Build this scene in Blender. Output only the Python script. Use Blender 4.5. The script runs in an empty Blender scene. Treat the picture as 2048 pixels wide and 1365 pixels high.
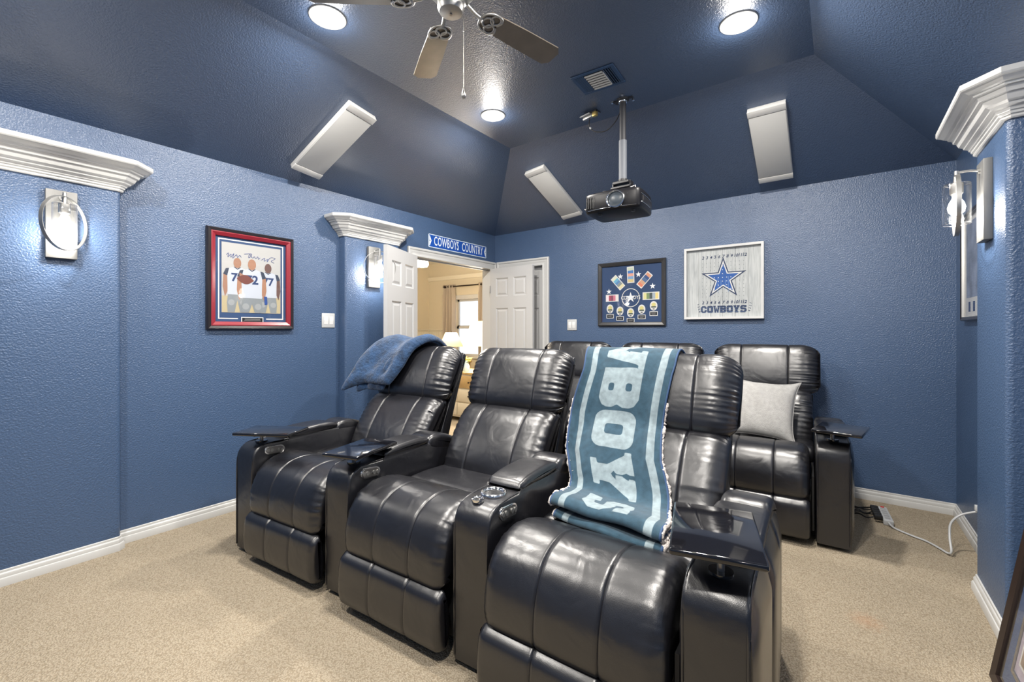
import bpy, bmesh, math, random
import numpy as np
from mathutils import Vector, Matrix, Euler

R = math.radians
random.seed(7)
SC = bpy.context.scene
COL = SC.collection

# ------------------------------------------------------------------ camera, world, exposure
cam_d = bpy.data.cameras.new('camera')
cam_d.sensor_width = 36.0
cam_d.lens = 875.17 / 2048 * 36.0
cam_d.shift_y = -22.9 / 2048
cam_d.clip_start = 0.02
cam = bpy.data.objects.new('camera', cam_d)
COL.objects.link(cam)
cam.location = (3.423, -4.232, 1.276)
cam.rotation_euler = (R(90), 0, R(36.75))
SC.camera = cam

world = bpy.data.worlds.new('world')
SC.world = world
world.use_nodes = True
world.node_tree.nodes['Background'].inputs[0].default_value = (0.75, 0.85, 1.0, 1)
world.node_tree.nodes['Background'].inputs[1].default_value = 1.0

SC.view_settings.view_transform = 'Standard'
SC.view_settings.look = 'None'
SC.view_settings.gamma = 1.0
SC.view_settings.use_curve_mapping = False
SC.view_settings.exposure = 0.72

CAN_W = 30.0          # each recessed lamp
HALO = 0.12           # share of it that spills sideways over the ceiling
SCONCE_W = 6.5        # each wall sconce bulb
HALL_W = 62.0         # ceiling fan lamp in the next room
CAN_COL = (1.0, 0.95, 0.88)
SCONCE_COL = (1.0, 0.94, 0.86)
WARM_COL = (1.0, 0.89, 0.75)

# ------------------------------------------------------------------ colour + material helpers
def lin(c):
    return tuple(((x / 255) / 12.92 if x / 255 <= 0.04045 else ((x / 255 + 0.055) / 1.055) ** 2.4) for x in c)

MATS = {}
def mat(name, col, rough=0.5, metal=0.0, bump=None, vary=None, spec=0.5, emit=None, coat=0.0, sheen=0.0, subs=0.0):
    """col is linear rgb.  bump=(scale, strength[, distance, detail]); vary=(scale, amount)."""
    if name in MATS: return MATS[name]
    m = bpy.data.materials.new(name); m.use_nodes = True
    nt = m.node_tree; N = nt.nodes; L = nt.links
    b = N['Principled BSDF']
    b.inputs['Base Color'].default_value = (*col, 1)
    b.inputs['Roughness'].default_value = rough
    b.inputs['Metallic'].default_value = metal
    b.inputs['Specular IOR Level'].default_value = spec
    b.inputs['Coat Weight'].default_value = coat
    b.inputs['Sheen Weight'].default_value = sheen
    if emit:
        b.inputs['Emission Color'].default_value = (*emit[0], 1)
        b.inputs['Emission Strength'].default_value = emit[1]
    tc = N.new('ShaderNodeTexCoord')
    if bump:
        n = N.new('ShaderNodeTexNoise'); n.inputs['Scale'].default_value = bump[0]
        n.inputs['Detail'].default_value = bump[3] if len(bump) > 3 else 3.0
        L.new(tc.outputs['Object'], n.inputs['Vector'])
        bp = N.new('ShaderNodeBump'); bp.inputs['Strength'].default_value = bump[1]
        bp.inputs['Distance'].default_value = bump[2] if len(bump) > 2 else 0.01
        L.new(n.outputs['Fac'], bp.inputs['Height']); L.new(bp.outputs['Normal'], b.inputs['Normal'])
    if vary:
        n = N.new('ShaderNodeTexNoise'); n.inputs['Scale'].default_value = vary[0]; n.inputs['Detail'].default_value = 4
        L.new(tc.outputs['Object'], n.inputs['Vector'])
        mr = N.new('ShaderNodeMapRange'); mr.inputs['From Min'].default_value = 0.3; mr.inputs['From Max'].default_value = 0.7
        mr.inputs['To Min'].default_value = 1 - vary[1]; mr.inputs['To Max'].default_value = 1 + vary[1]
        L.new(n.outputs['Fac'], mr.inputs['Value'])
        mx = N.new('ShaderNodeVectorMath'); mx.operation = 'SCALE'
        mx.inputs[0].default_value = col
        L.new(mr.outputs[0], mx.inputs['Scale']); L.new(mx.outputs[0], b.inputs['Base Color'])
    MATS[name] = m
    return m

def glass(name, tint=(1, 1, 1), rough=0.02, ior=1.45, boost=1.0, edge=0.4, power=4.0):
    """thin clear pane: fresnel mix of a transparent and a mirror layer"""
    if name in MATS: return MATS[name]
    m = bpy.data.materials.new(name); m.use_nodes = True
    nt = m.node_tree; N = nt.nodes; L = nt.links
    for n in list(N):
        if n.type == 'BSDF_PRINCIPLED': N.remove(n)
    out = [n for n in N if n.type == 'OUTPUT_MATERIAL'][0]
    t = N.new('ShaderNodeBsdfTransparent'); t.inputs[0].default_value = (*tint, 1)
    g = N.new('ShaderNodeBsdfGlossy'); g.inputs['Roughness'].default_value = rough
    lw = N.new('ShaderNodeLayerWeight'); lw.inputs[0].default_value = 0.5
    pw = N.new('ShaderNodeMath'); pw.operation = 'POWER'; pw.inputs[1].default_value = power
    f = N.new('ShaderNodeMath'); f.operation = 'MULTIPLY_ADD'; f.inputs[1].default_value = edge; f.inputs[2].default_value = ((ior - 1) / (ior + 1)) ** 2 * boost
    L.new(lw.outputs['Facing'], pw.inputs[0]); L.new(pw.outputs[0], f.inputs[0])
    mx = N.new('ShaderNodeMixShader')
    L.new(f.outputs[0], mx.inputs[0]); L.new(t.outputs[0], mx.inputs[1]); L.new(g.outputs[0], mx.inputs[2])
    L.new(mx.outputs[0], out.inputs[0])
    MATS[name] = m
    return m

def emitter(name, col, strength):
    return mat(name, (0.8, 0.8, 0.8), 0.4, emit=(col, strength))

PAINT = lin((58, 84, 131))
def paint(name, col, rough, scale=95, strength=0.35, spec=0.5):
    return mat(name, col, rough, bump=(scale, strength, 0.006, 2.0), spec=spec)

M_WALL = paint('blue_wall_paint', (0.050, 0.092, 0.180), 0.36, 120, 0.6, 0.7)
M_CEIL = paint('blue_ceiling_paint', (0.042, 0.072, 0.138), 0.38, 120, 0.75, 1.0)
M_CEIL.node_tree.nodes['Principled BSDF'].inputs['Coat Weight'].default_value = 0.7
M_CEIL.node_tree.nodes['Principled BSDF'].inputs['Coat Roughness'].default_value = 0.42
M_TRIM = mat('white_trim_paint', (0.53, 0.53, 0.52), 0.35)
M_DOOR = mat('white_door_paint', (0.49, 0.49, 0.49), 0.38)
M_CREAM = mat('cream_wall_paint', (0.62, 0.555, 0.425), 0.6, bump=(80, 0.2, 0.004))
M_BEAD = mat('beadboard_paint', (0.70, 0.65, 0.53), 0.45)

def carpet_material():
    m = bpy.data.materials.new('beige_loop_carpet'); m.use_nodes = True
    nt = m.node_tree; N = nt.nodes; L = nt.links; b = N['Principled BSDF']
    b.inputs['Roughness'].default_value = 0.95; b.inputs['Specular IOR Level'].default_value = 0.1
    tc = N.new('ShaderNodeTexCoord')
    v = N.new('ShaderNodeTexVoronoi'); v.inputs['Scale'].default_value = 160; v.feature = 'F1'
    L.new(tc.outputs['Object'], v.inputs['Vector'])
    n = N.new('ShaderNodeTexNoise'); n.inputs['Scale'].default_value = 60; n.inputs['Detail'].default_value = 4
    L.new(tc.outputs['Object'], n.inputs['Vector'])
    n2 = N.new('ShaderNodeTexNoise'); n2.inputs['Scale'].default_value = 1.6; n2.inputs['Detail'].default_value = 3
    L.new(tc.outputs['Object'], n2.inputs['Vector'])
    r = N.new('ShaderNodeValToRGB')
    r.color_ramp.elements[0].position = 0.05; r.color_ramp.elements[0].color = (0.455, 0.395, 0.30, 1)
    r.color_ramp.elements[1].position = 0.75; r.color_ramp.elements[1].color = (0.27, 0.22, 0.155, 1)
    L.new(v.outputs['Distance'], r.inputs['Fac'])
    mr = N.new('ShaderNodeMapRange'); mr.inputs['From Min'].default_value = 0.3; mr.inputs['From Max'].default_value = 0.7
    mr.inputs['To Min'].default_value = 0.93; mr.inputs['To Max'].default_value = 1.06
    L.new(n.outputs['Fac'], mr.inputs['Value'])
    mr2 = N.new('ShaderNodeMapRange'); mr2.inputs['From Min'].default_value = 0.3; mr2.inputs['From Max'].default_value = 0.7
    mr2.inputs['To Min'].default_value = 0.95; mr2.inputs['To Max'].default_value = 1.05
    L.new(n2.outputs['Fac'], mr2.inputs['Value'])
    mu = N.new('ShaderNodeMath'); mu.operation = 'MULTIPLY'
    L.new(mr.outputs[0], mu.inputs[0]); L.new(mr2.outputs[0], mu.inputs[1])
    s = N.new('ShaderNodeVectorMath'); s.operation = 'SCALE'
    L.new(r.outputs['Color'], s.inputs[0]); L.new(mu.outputs[0], s.inputs['Scale'])
    # a small old rust-coloured spill near the right wall
    d = N.new('ShaderNodeVectorMath'); d.operation = 'DISTANCE'; d.inputs[1].default_value = (3.52, -1.77, 0)
    sp = N.new('ShaderNodeVectorMath'); sp.operation = 'MULTIPLY'; sp.inputs[1].default_value = (1, 1, 0)
    L.new(tc.outputs['Object'], sp.inputs[0]); L.new(sp.outputs[0], d.inputs[0])
    ad = N.new('ShaderNodeMath'); ad.operation = 'MULTIPLY_ADD'; ad.inputs[1].default_value = 0.12; 
    L.new(n.outputs['Fac'], ad.inputs[0]); L.new(d.outputs['Value'], ad.inputs[2])
    st = N.new('ShaderNodeMapRange'); st.inputs['From Min'].default_value = 0.14; st.inputs['From Max'].default_value = 0.05
    st.inputs['To Min'].default_value = 0.0; st.inputs['To Max'].default_value = 0.35
    L.new(ad.outputs[0], st.inputs['Value'])
    mx = N.new('ShaderNodeMix'); mx.data_type = 'RGBA'
    L.new(st.outputs[0], mx.inputs['Factor']); L.new(s.outputs[0], mx.inputs['A']); mx.inputs['B'].default_value = (0.45, 0.22, 0.11, 1)
    L.new(mx.outputs['Result'], b.inputs['Base Color'])
    bp = N.new('ShaderNodeBump'); bp.inputs['Strength'].default_value = 0.8; bp.inputs['Distance'].default_value = 0.006
    bp.invert = True
    L.new(v.outputs['Distance'], bp.inputs['Height']); L.new(bp.outputs['Normal'], b.inputs['Normal'])
    return m
M_CARPET = carpet_material()

def leather_material():
    m = bpy.data.materials.new('black_leather'); m.use_nodes = True
    nt = m.node_tree; N = nt.nodes; L = nt.links; b = N['Principled BSDF']
    b.inputs['Base Color'].default_value = (0.0065, 0.0067, 0.0095, 1)
    b.inputs['Roughness'].default_value = 0.34
    b.inputs['Specular IOR Level'].default_value = 0.95
    tc = N.new('ShaderNodeTexCoord')
    g = N.new('ShaderNodeTexVoronoi'); g.inputs['Scale'].default_value = 420
    L.new(tc.outputs['Object'], g.inputs['Vector'])
    w = N.new('ShaderNodeTexNoise'); w.inputs['Scale'].default_value = 7; w.inputs['Detail'].default_value = 2.5; w.inputs['Distortion'].default_value = 0.8
    L.new(tc.outputs['Object'], w.inputs['Vector'])
    b1 = N.new('ShaderNodeBump'); b1.inputs['Strength'].default_value = 0.30; b1.inputs['Distance'].default_value = 0.016
    L.new(w.outputs['Fac'], b1.inputs['Height'])
    b2 = N.new('ShaderNodeBump'); b2.inputs['Strength'].default_value = 0.12; b2.inputs['Distance'].default_value = 0.0012
    L.new(g.outputs['Distance'], b2.inputs['Height']); L.new(b1.outputs['Normal'], b2.inputs['Normal'])
    L.new(b2.outputs['Normal'], b.inputs['Normal'])
    n = N.new('ShaderNodeTexNoise'); n.inputs['Scale'].default_value = 6; n.inputs['Detail'].default_value = 5
    L.new(tc.outputs['Object'], n.inputs['Vector'])
    mr = N.new('ShaderNodeMapRange'); mr.inputs['To Min'].default_value = 0.25; mr.inputs['To Max'].default_value = 0.40
    L.new(n.outputs['Fac'], mr.inputs['Value']); L.new(mr.outputs[0], b.inputs['Roughness'])
    return m
M_LEATHER = leather_material()
M_VINYL = mat('black_vinyl_side', (0.009, 0.009, 0.011), 0.24, bump=(350, 0.06, 0.001), spec=1.0)
M_DARK = mat('black_mechanism', (0.008, 0.008, 0.009), 0.6)
M_GLOSSBLK = mat('gloss_black_lacquer', (0.006, 0.006, 0.008), 0.08, spec=0.6, coat=0.5)
M_CHROME = mat('chrome', (0.8, 0.8, 0.8), 0.12, 1.0)
M_NICKEL = mat('brushed_nickel', (0.46, 0.455, 0.44), 0.42, 1.0, bump=(300, 0.06, 0.001))
M_NICKEL_D = mat('dark_nickel', (0.32, 0.31, 0.30), 0.35, 1.0)
M_PLASTICW = mat('white_plastic', (0.50, 0.51, 0.515), 0.3)
M_PLASTICB = mat('black_plastic', (0.012, 0.012, 0.014), 0.35)
M_CORDB = mat('black_rubber', (0.012, 0.012, 0.012), 0.5)
M_GLASS = glass('clear_glass', boost=0.1)
M_PGLASS = glass('picture_glass', ior=1.35)
M_WHITE = mat('white_print', (0.60, 0.60, 0.59), 0.6)
M_NAVY = mat('navy_print', (0.012, 0.035, 0.12), 0.6)
M_ROYAL = mat('royal_blue_print', (0.02, 0.085, 0.34), 0.5)

# ------------------------------------------------------------------ object helpers
def link_mesh(name, me, m=None, parent=None, smooth=False, angle=None):
    if m is not None:
        for k in (m if isinstance(m, (list, tuple)) else [m]): me.materials.append(k)
    if smooth:
        me.polygons.foreach_set('use_smooth', [True] * len(me.polygons))
        if angle: me.set_sharp_from_angle(angle=R(angle))
    o = bpy.data.objects.new(name, me); COL.objects.link(o)
    if parent is not None: o.parent = parent
    return o

def mk(name, verts, faces, m, parent=None, smooth=False, angle=None):
    me = bpy.data.meshes.new(name)
    me.from_pydata([tuple(map(float, v)) for v in verts], [], faces)
    me.update()
    return link_mesh(name, me, m, parent, smooth, angle)

def mkbm(name, bm, m, parent=None, smooth=False, angle=None):
    bmesh.ops.recalc_face_normals(bm, faces=bm.faces)
    me = bpy.data.meshes.new(name); bm.to_mesh(me); bm.free()
    return link_mesh(name, me, m, parent, smooth, angle)

def tag(o, label=None, cat=None, group=None, kind=None):
    if label: o['label'] = label
    if cat: o['category'] = cat
    if group: o['group'] = group
    if kind: o['kind'] = kind
    return o

def thing(name, label, cat, loc=(0, 0, 0), rz=0.0, group=None, matrix=None):
    o = bpy.data.objects.new(name, None); COL.objects.link(o)
    o.empty_display_size = 0.05
    if matrix is not None: o.matrix_world = matrix
    else:
        o.location = loc; o.rotation_euler = (0, 0, rz)
    return tag(o, label, cat, group)

def copy_tree(o, parent=None):
    c = o.copy(); COL.objects.link(c)
    if parent is not None: c.parent = parent
    for ch in list(o.children): copy_tree(ch, c)
    return c

def struct(o):
    o['kind'] = 'structure'; return o

def add_box(bm, lo, hi, bevel=0.0, seg=2, mi=0):
    lo = Vector(lo); hi = Vector(hi)
    r = bmesh.ops.create_cube(bm, size=1.0, matrix=Matrix.Translation((lo + hi) / 2) @ Matrix.Diagonal((*(hi - lo), 1)))
    fs = set(f for v in r['verts'] for f in v.link_faces)
    for f in fs: f.material_index = mi
    if bevel > 0:
        es = list(set(e for v in r['verts'] for e in v.link_edges))
        rr = bmesh.ops.bevel(bm, geom=es, offset=bevel, segments=seg, affect='EDGES', profile=0.5)
        for f in rr['faces']: f.material_index = mi
    return r

def box(name, lo, hi, m, parent=None, bevel=0.0, seg=2):
    bm = bmesh.new(); add_box(bm, lo, hi, bevel, seg)
    return mkbm(name, bm, m, parent, smooth=bevel > 0, angle=40 if bevel > 0 else None)

def add_cyl(bm, c, r, h, axis='z', n=24, r2=None, mi=0):
    """cylinder / cone centred on c along axis"""
    rot = {'z': Matrix.Identity(4), 'x': Matrix.Rotation(R(90), 4, 'Y'), 'y': Matrix.Rotation(R(-90), 4, 'X')}[axis]
    rr = bmesh.ops.create_cone(bm, cap_ends=True, segments=n, radius1=r, radius2=r if r2 is None else r2, depth=h,
                               matrix=Matrix.Translation(c) @ rot)
    for f in set(f for v in rr['verts'] for f in v.link_faces): f.material_index = mi
    return rr

def cyl(name, c, r, h, m, parent=None, axis='z', n=24, r2=None):
    bm = bmesh.new(); add_cyl(bm, c, r, h, axis, n, r2)
    return mkbm(name, bm, m, parent, smooth=True, angle=40)

def add_torus(bm, M, Rr, r, nu=40, nv=10, flat=1.0):
    """torus around local z of matrix M; flat scales the tube along z"""
    rows = []
    for i in range(nu):
        a = 2 * math.pi * i / nu; row = []
        for j in range(nv):
            b = 2 * math.pi * j / nv
            row.append(bm.verts.new(M @ Vector(((Rr + r * math.cos(b)) * math.cos(a), (Rr + r * math.cos(b)) * math.sin(a), r * flat * math.sin(b)))))
        rows.append(row)
    for i in range(nu):
        for j in range(nv):
            bm.faces.new((rows[i][j], rows[(i + 1) % nu][j], rows[(i + 1) % nu][(j + 1) % nv], rows[i][(j + 1) % nv]))

def lathe_bm(bm, prof, n=32, c=(0, 0, 0), M=None, mi=0):
    """prof: [(r,z)...] revolved about z"""
    M = M or Matrix.Identity(4); c = Vector(c)
    rows = []
    for r, z in prof:
        rows.append([bm.verts.new(M @ (c + Vector((r * math.cos(2 * math.pi * k / n), r * math.sin(2 * math.pi * k / n), z)))) for k in range(n)])
    for i in range(len(rows) - 1):
        for k in range(n):
            f = bm.faces.new((rows[i][k], rows[i][(k + 1) % n], rows[i + 1][(k + 1) % n], rows[i + 1][k])); f.material_index = mi
    if prof[0][0] > 1e-5: bm.faces.new(rows[0][::-1]).material_index = mi
    if prof[-1][0] > 1e-5: bm.faces.new(rows[-1]).material_index = mi

def lathe(name, prof, m, parent=None, n=32, c=(0, 0, 0), M=None):
    bm = bmesh.new(); lathe_bm(bm, prof, n, c, M)
    return mkbm(name, bm, m, parent, smooth=True, angle=50)

def catmull(pts, n, closed=False):
    P = np.array(pts, float); k = len(P); out = []
    segs = k if closed else k - 1
    for i in range(segs):
        if closed: a, b, c, d = P[(i - 1) % k], P[i], P[(i + 1) % k], P[(i + 2) % k]
        else: a, b, c, d = P[max(i - 1, 0)], P[i], P[i + 1], P[min(i + 2, k - 1)]
        for t in np.linspace(0, 1, 12, endpoint=False):
            out.append(0.5 * (2 * b + (c - a) * t + (2 * a - 5 * b + 4 * c - d) * t * t + (3 * b - a - 3 * c + d) * t ** 3))
    if not closed: out.append(P[-1])
    O = np.array(out)
    Q = np.vstack([O, O[:1]]) if closed else O
    s = np.r_[0, np.cumsum(np.linalg.norm(np.diff(Q, axis=0), axis=1))]
    q = np.linspace(0, s[-1], n + 1)[:-1] if closed else np.linspace(0, s[-1], n)
    return np.stack([np.interp(q, s, Q[:, j]) for j in range(P.shape[1])], 1)

def add_tube(bm, pts, r, n=10, smooth_n=None, mi=0):
    P = catmull(pts, smooth_n) if smooth_n else np.array(pts, float)
    rows = []; up = Vector((0, 0, 1)); prev = None
    for i in range(len(P)):
        t = Vector(P[min(i + 1, len(P) - 1)] - P[max(i - 1, 0)]).normalized()
        a = t.cross(up if prev is None else prev)
        if a.length < 1e-4: a = t.cross(Vector((1, 0, 0)))
        a.normalize(); b = t.cross(a).normalized(); prev = -b if prev is None else a.cross(t) * 1.0
        prev = a.cross(t).normalized()
        rr = r[i] if hasattr(r, '__len__') else r
        rows.append([bm.verts.new(Vector(P[i]) + a * rr * math.cos(2 * math.pi * k / n) + b * rr * math.sin(2 * math.pi * k / n)) for k in range(n)])
    for i in range(len(rows) - 1):
        for k in range(n):
            bm.faces.new((rows[i][k], rows[i][(k + 1) % n], rows[i + 1][(k + 1) % n], rows[i + 1][k])).material_index = mi
    bm.faces.new(rows[0][::-1]).material_index = mi; bm.faces.new(rows[-1]).material_index = mi

def tube(name, pts, r, m, parent=None, n=10, smooth_n=None):
    bm = bmesh.new(); add_tube(bm, pts, r, n, smooth_n)
    return mkbm(name, bm, m, parent, smooth=True, angle=60)

def sweep(name, path, prof, m, side=1, parent=None, angle=35):
    """sweep profile [(out,z)] along plan polyline path [(x,y)] with mitred corners; out is to the right of travel * side"""
    P = [Vector(p) for p in path]; k = len(P); rows = []
    for i in range(k):
        d1 = (P[i] - P[i - 1]).normalized() if i > 0 else (P[1] - P[0]).normalized()
        d2 = (P[i + 1] - P[i]).normalized() if i < k - 1 else d1
        n1 = Vector((d1.y, -d1.x)) * side; n2 = Vector((d2.y, -d2.x)) * side
        mit = (n1 + n2) / (1 + n1.dot(n2))
        rows.append([(P[i].x + mit.x * o, P[i].y + mit.y * o, z) for o, z in prof])
    V = [v for r in rows for v in r]; n = len(prof); F = []
    for i in range(k - 1):
        for j in range(n):
            F.append((i * n + j, i * n + (j + 1) % n, (i + 1) * n + (j + 1) % n, (i + 1) * n + j))
    F.append(tuple(range(n - 1, -1, -1))); F.append(tuple((k - 1) * n + j for j in range(n)))
    bm = bmesh.new(); vs = [bm.verts.new(v) for v in V]
    for f in F: bm.faces.new([vs[i] for i in f])
    return mkbm(name, bm, m, parent, smooth=True, angle=angle)

def prism(bm, pts, axis, a, b, mi=0):
    """extrude a 2D polygon along axis from a to b.  axis x: pts=(y,z); y: pts=(x,z); z: pts=(x,y)"""
    def P(p, t): return {'x': (t, p[0], p[1]), 'y': (p[0], t, p[1]), 'z': (p[0], p[1], t)}[axis]
    A = [bm.verts.new(P(p, a)) for p in pts]; B = [bm.verts.new(P(p, b)) for p in pts]; n = len(pts)
    fs = [bm.faces.new(A[::-1]), bm.faces.new(B)]
    for i in range(n): fs.append(bm.faces.new((A[i], A[(i + 1) % n], B[(i + 1) % n], B[i])))
    for f in fs: f.material_index = mi
    return A + B, fs

# ---- flat printed shapes (local frame of a wall thing: x right, z up, -y towards the viewer)
def flat_mesh(loops, y):
    cu = bpy.data.curves.new('tmp', 'CURVE'); cu.dimensions = '2D'; cu.fill_mode = 'BOTH'
    for lp in loops:
        s = cu.splines.new('POLY'); s.points.add(len(lp) - 1)
        for p, q in zip(s.points, lp): p.co = (q[0], q[1], 0, 1)
        s.use_cyclic_u = True
    ob = bpy.data.objects.new('tmp', cu)
    me = bpy.data.meshes.new_from_object(ob)
    bpy.data.objects.remove(ob); bpy.data.curves.remove(cu)
    me.transform(Matrix.Translation((0, y, 0)) @ Matrix.Rotation(R(90), 4, 'X'))
    return me

def flat(name, loops, m, parent, y):
    if loops and not hasattr(loops[0][0], '__len__'): loops = [loops]
    return link_mesh(name, flat_mesh(loops, y), m, parent)

def rect(x0, z0, x1, z1): return [(x0, z0), (x1, z0), (x1, z1), (x0, z1)]
def rot_rect(cx, cz, w, h, a):
    c, s = math.cos(R(a)), math.sin(R(a))
    return [(cx + x * c - z * s, cz + x * s + z * c) for x, z in rect(-w / 2, -h / 2, w / 2, h / 2)]
def ell(cx, cz, rx, rz, n=28): return [(cx + rx * math.cos(2 * math.pi * k / n), cz + rz * math.sin(2 * math.pi * k / n)) for k in range(n)]
def star(cx, cz, r, q=0.385): return [(cx + (r if k % 2 == 0 else r * q) * math.sin(math.pi * k / 5), cz + (r if k % 2 == 0 else r * q) * math.cos(math.pi * k / 5)) for k in range(10)]

def text(name, body, m, parent, x, y, z, size, sx=1.0, align='CENTER', rot=0.0, bold=0.0, shear=0.0, sp=1.0):
    cu = bpy.data.curves.new('tmp', 'FONT'); cu.body = body; cu.size = size; cu.align_x = align; cu.align_y = 'CENTER'
    cu.offset = bold; cu.shear = shear; cu.space_character = sp; cu.resolution_u = 3
    ob = bpy.data.objects.new('tmp', cu)
    me = bpy.data.meshes.new_from_object(ob)
    bpy.data.objects.remove(ob); bpy.data.curves.remove(cu)
    me.transform(Matrix.Translation((x, y, z)) @ Matrix.Rotation(R(rot), 4, 'Y') @ Matrix.Rotation(R(90), 4, 'X') @ Matrix.Diagonal((sx, 1, 1, 1)))
    return link_mesh(name, me, m, parent)

def wall_matrix(loc, nrm, up=(0, 0, 1), roll=0.0):
    """local -y = nrm (out of the surface), local z ~ up"""
    y = -Vector(nrm).normalized(); z = Vector(up); z = (z - y * z.dot(y)).normalized(); x = y.cross(z)
    M = Matrix(((x.x, y.x, z.x, loc[0]), (x.y, y.y, z.y, loc[1]), (x.z, y.z, z.z, loc[2]), (0, 0, 0, 1)))
    return M @ Matrix.Rotation(R(roll), 4, 'Y')
LW = lambda y, z, x=0.0: wall_matrix((x, y, z), (1, 0, 0))
BW = lambda x, z, y=0.0: wall_matrix((x, y, z), (0, -1, 0))
RW = lambda y, z, x: wall_matrix((x, y, z), (-1, 0, 0))

# ------------------------------------------------------------------ room shell
W, H = 2.44, 2.97
XR = 4.07
XL1, XR1 = 0.963, XR - 0.768          # flat ceiling edges
YB1, YF1, YF = -0.963, -4.78, -5.74
PD = 0.085
PR = 3.965                            # face of the right pilaster

fl = struct(box('floor', (-4.2, -5.9, -0.05), (4.3, 2.75, 0.0), M_CARPET))

bm = bmesh.new()
DY0, DY1, DH = -1.31, -0.07, 2.03
add_box(bm, (-0.12, YF, 0), (0, DY0, 2.8)); add_box(bm, (-0.12, DY1, 0), (0, 2.6, 2.8)); add_box(bm, (-0.12, DY0, DH), (0, DY1, 2.8))
# keep the part of the wall above the slope line out of the room (it is behind the slope)
wl = struct(mkbm('wall_left', bm, [M_WALL]))
# pilasters with bull-nosed edges
def pilaster(parent, x0, x1, y0, y1, zt):
    bm = bmesh.new(); add_box(bm, (x0, y0, 0), (x1, y1, zt))
    face_x = x1 if parent is wl else x0
    es = [e for e in bm.edges if abs(e.verts[0].co.z - e.verts[1].co.z) > 1 and all(abs(v.co.x - face_x) < 1e-4 for v in e.verts)]
    bmesh.ops.bevel(bm, geom=es, offset=0.022, segments=5, affect='EDGES', profile=0.5)
    return mkbm('pilaster', bm, M_WALL, parent, smooth=True, angle=30)
P1 = (-4.12, -3.555); P2 = (-2.115, -1.545); P3 = (-1.62, -1.14)
pilaster(wl, -0.01, PD, *P1, 2.2375); pilaster(wl, -0.01, PD, *P2, 2.2305)

bm = bmesh.new()
BX0, BX1 = 0.115, 0.72
add_box(bm, (0, 0, 0), (BX0, 0.12, W)); add_box(bm, (BX1, 0, 0), (4.3, 0.12, W)); add_box(bm, (BX0, 0, DH), (BX1, 0.12, W))
wb = struct(mkbm('wall_back', bm, M_WALL))
wr = struct(box('wall_right', (XR, YF, 0), (XR + 0.12, 0.12, W), M_WALL))
pilaster(wr, PR, XR + 0.01, *P3, 2.2875)
wf = struct(box('wall_front', (-0.12, YF - 0.12, 0), (XR + 0.12, YF, W), M_WALL))

def quad(name, pts, m):
    o = mk(name, pts, [tuple(range(len(pts)))], m); return struct(o)
quad('ceiling', [(XL1, YF1, H), (XL1, YB1, H), (XR1, YB1, H), (XR1, YF1, H)], M_CEIL)
quad('ceiling', [(0, YF, W), (0, 0, W), (XL1, YB1, H), (XL1, YF1, H)], M_CEIL)
quad('ceiling', [(0, 0, W), (XR, 0, W), (XR1, YB1, H), (XL1, YB1, H)], M_CEIL)
quad('ceiling', [(XR, 0, W), (XR, YF, W), (XR1, YF1, H), (XR1, YB1, H)], M_CEIL)
quad('ceiling', [(XR, YF, W), (0, YF, W), (XL1, YF1, H), (XR1, YF1, H)], M_CEIL)

# baseboards (moulded profile, 45 degree corner pieces round the pilasters)
BB = [(0, 0), (0.019, 0), (0.019, 0.034), (0.016, 0.040), (0.012, 0.042), (0.0125, 0.058), (0.009, 0.064), (0.006, 0.066), (0.0055, 0.076), (0, 0.079)]
c = 0.016
def pil_path(x, y0, y1, xw, far=True):
    s = 1 if x > xw else -1
    return [(xw, y0), (x - s * c, y0), (x, y0 + c), (x, y1 - c), (x - s * c, y1), (xw, y1)]
pl = [(0, YF)] + pil_path(PD, P1[0], P1[1], 0) + pil_path(PD, P2[0], P2[1], 0) + [(0, DY0 - 0.09)]
struct(sweep('baseboard_left', pl, BB, M_TRIM))
struct(sweep('baseboard_back', [(BX1 + 0.09, 0), (XR, 0)], BB, M_TRIM))
pr = [(XR, 0), (XR, P3[1]), (PR + c, P3[1]), (PR, P3[1] - c), (PR, P3[0] + c), (PR + c, P3[0]), (XR, P3[0]), (XR, YF)]
struct(sweep('baseboard_right', pr, BB, M_TRIM))

# crown caps round the pilasters
CR = [(0, 0), (0.010, 0), (0.014, 0.005), (0.013, 0.013), (0.020, 0.017), (0.021, 0.026), (0.027, 0.029), (0.031, 0.040), (0.044, 0.045), (0.047, 0.054), (0.060, 0.061), (0.067, 0.076), (0.070, 0.084), (0.079, 0.086), (0.083, 0.099),
      (0.087, 0.106), (0.097, 0.108), (0.099, 0.116), (0.111, 0.120), (0.121, 0.128), (0.127, 0.134), (0.136, 0.136), (0.140, 0.142), (0.140, 0.163), (0, 0.163)]
def crown(n, x, y0, y1, xw, z, path=None):
    struct(sweep('trim_%d' % n, path, [(o, z + h) for o, h in CR], M_TRIM, angle=18))
crown(1, 0, 0, 0, 0, 2.075, pil_path(PD, P1[0], P1[1], 0))
crown(2, 0, 0, 0, 0, 2.068, pil_path(PD, P2[0], P2[1], 0))
crown(3, 0, 0, 0, 0, 2.125, [(XR, P3[1]), (PR + c, P3[1]), (PR, P3[1] - c), (PR, P3[0] + c), (PR + c, P3[0]), (XR, P3[0])])

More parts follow.
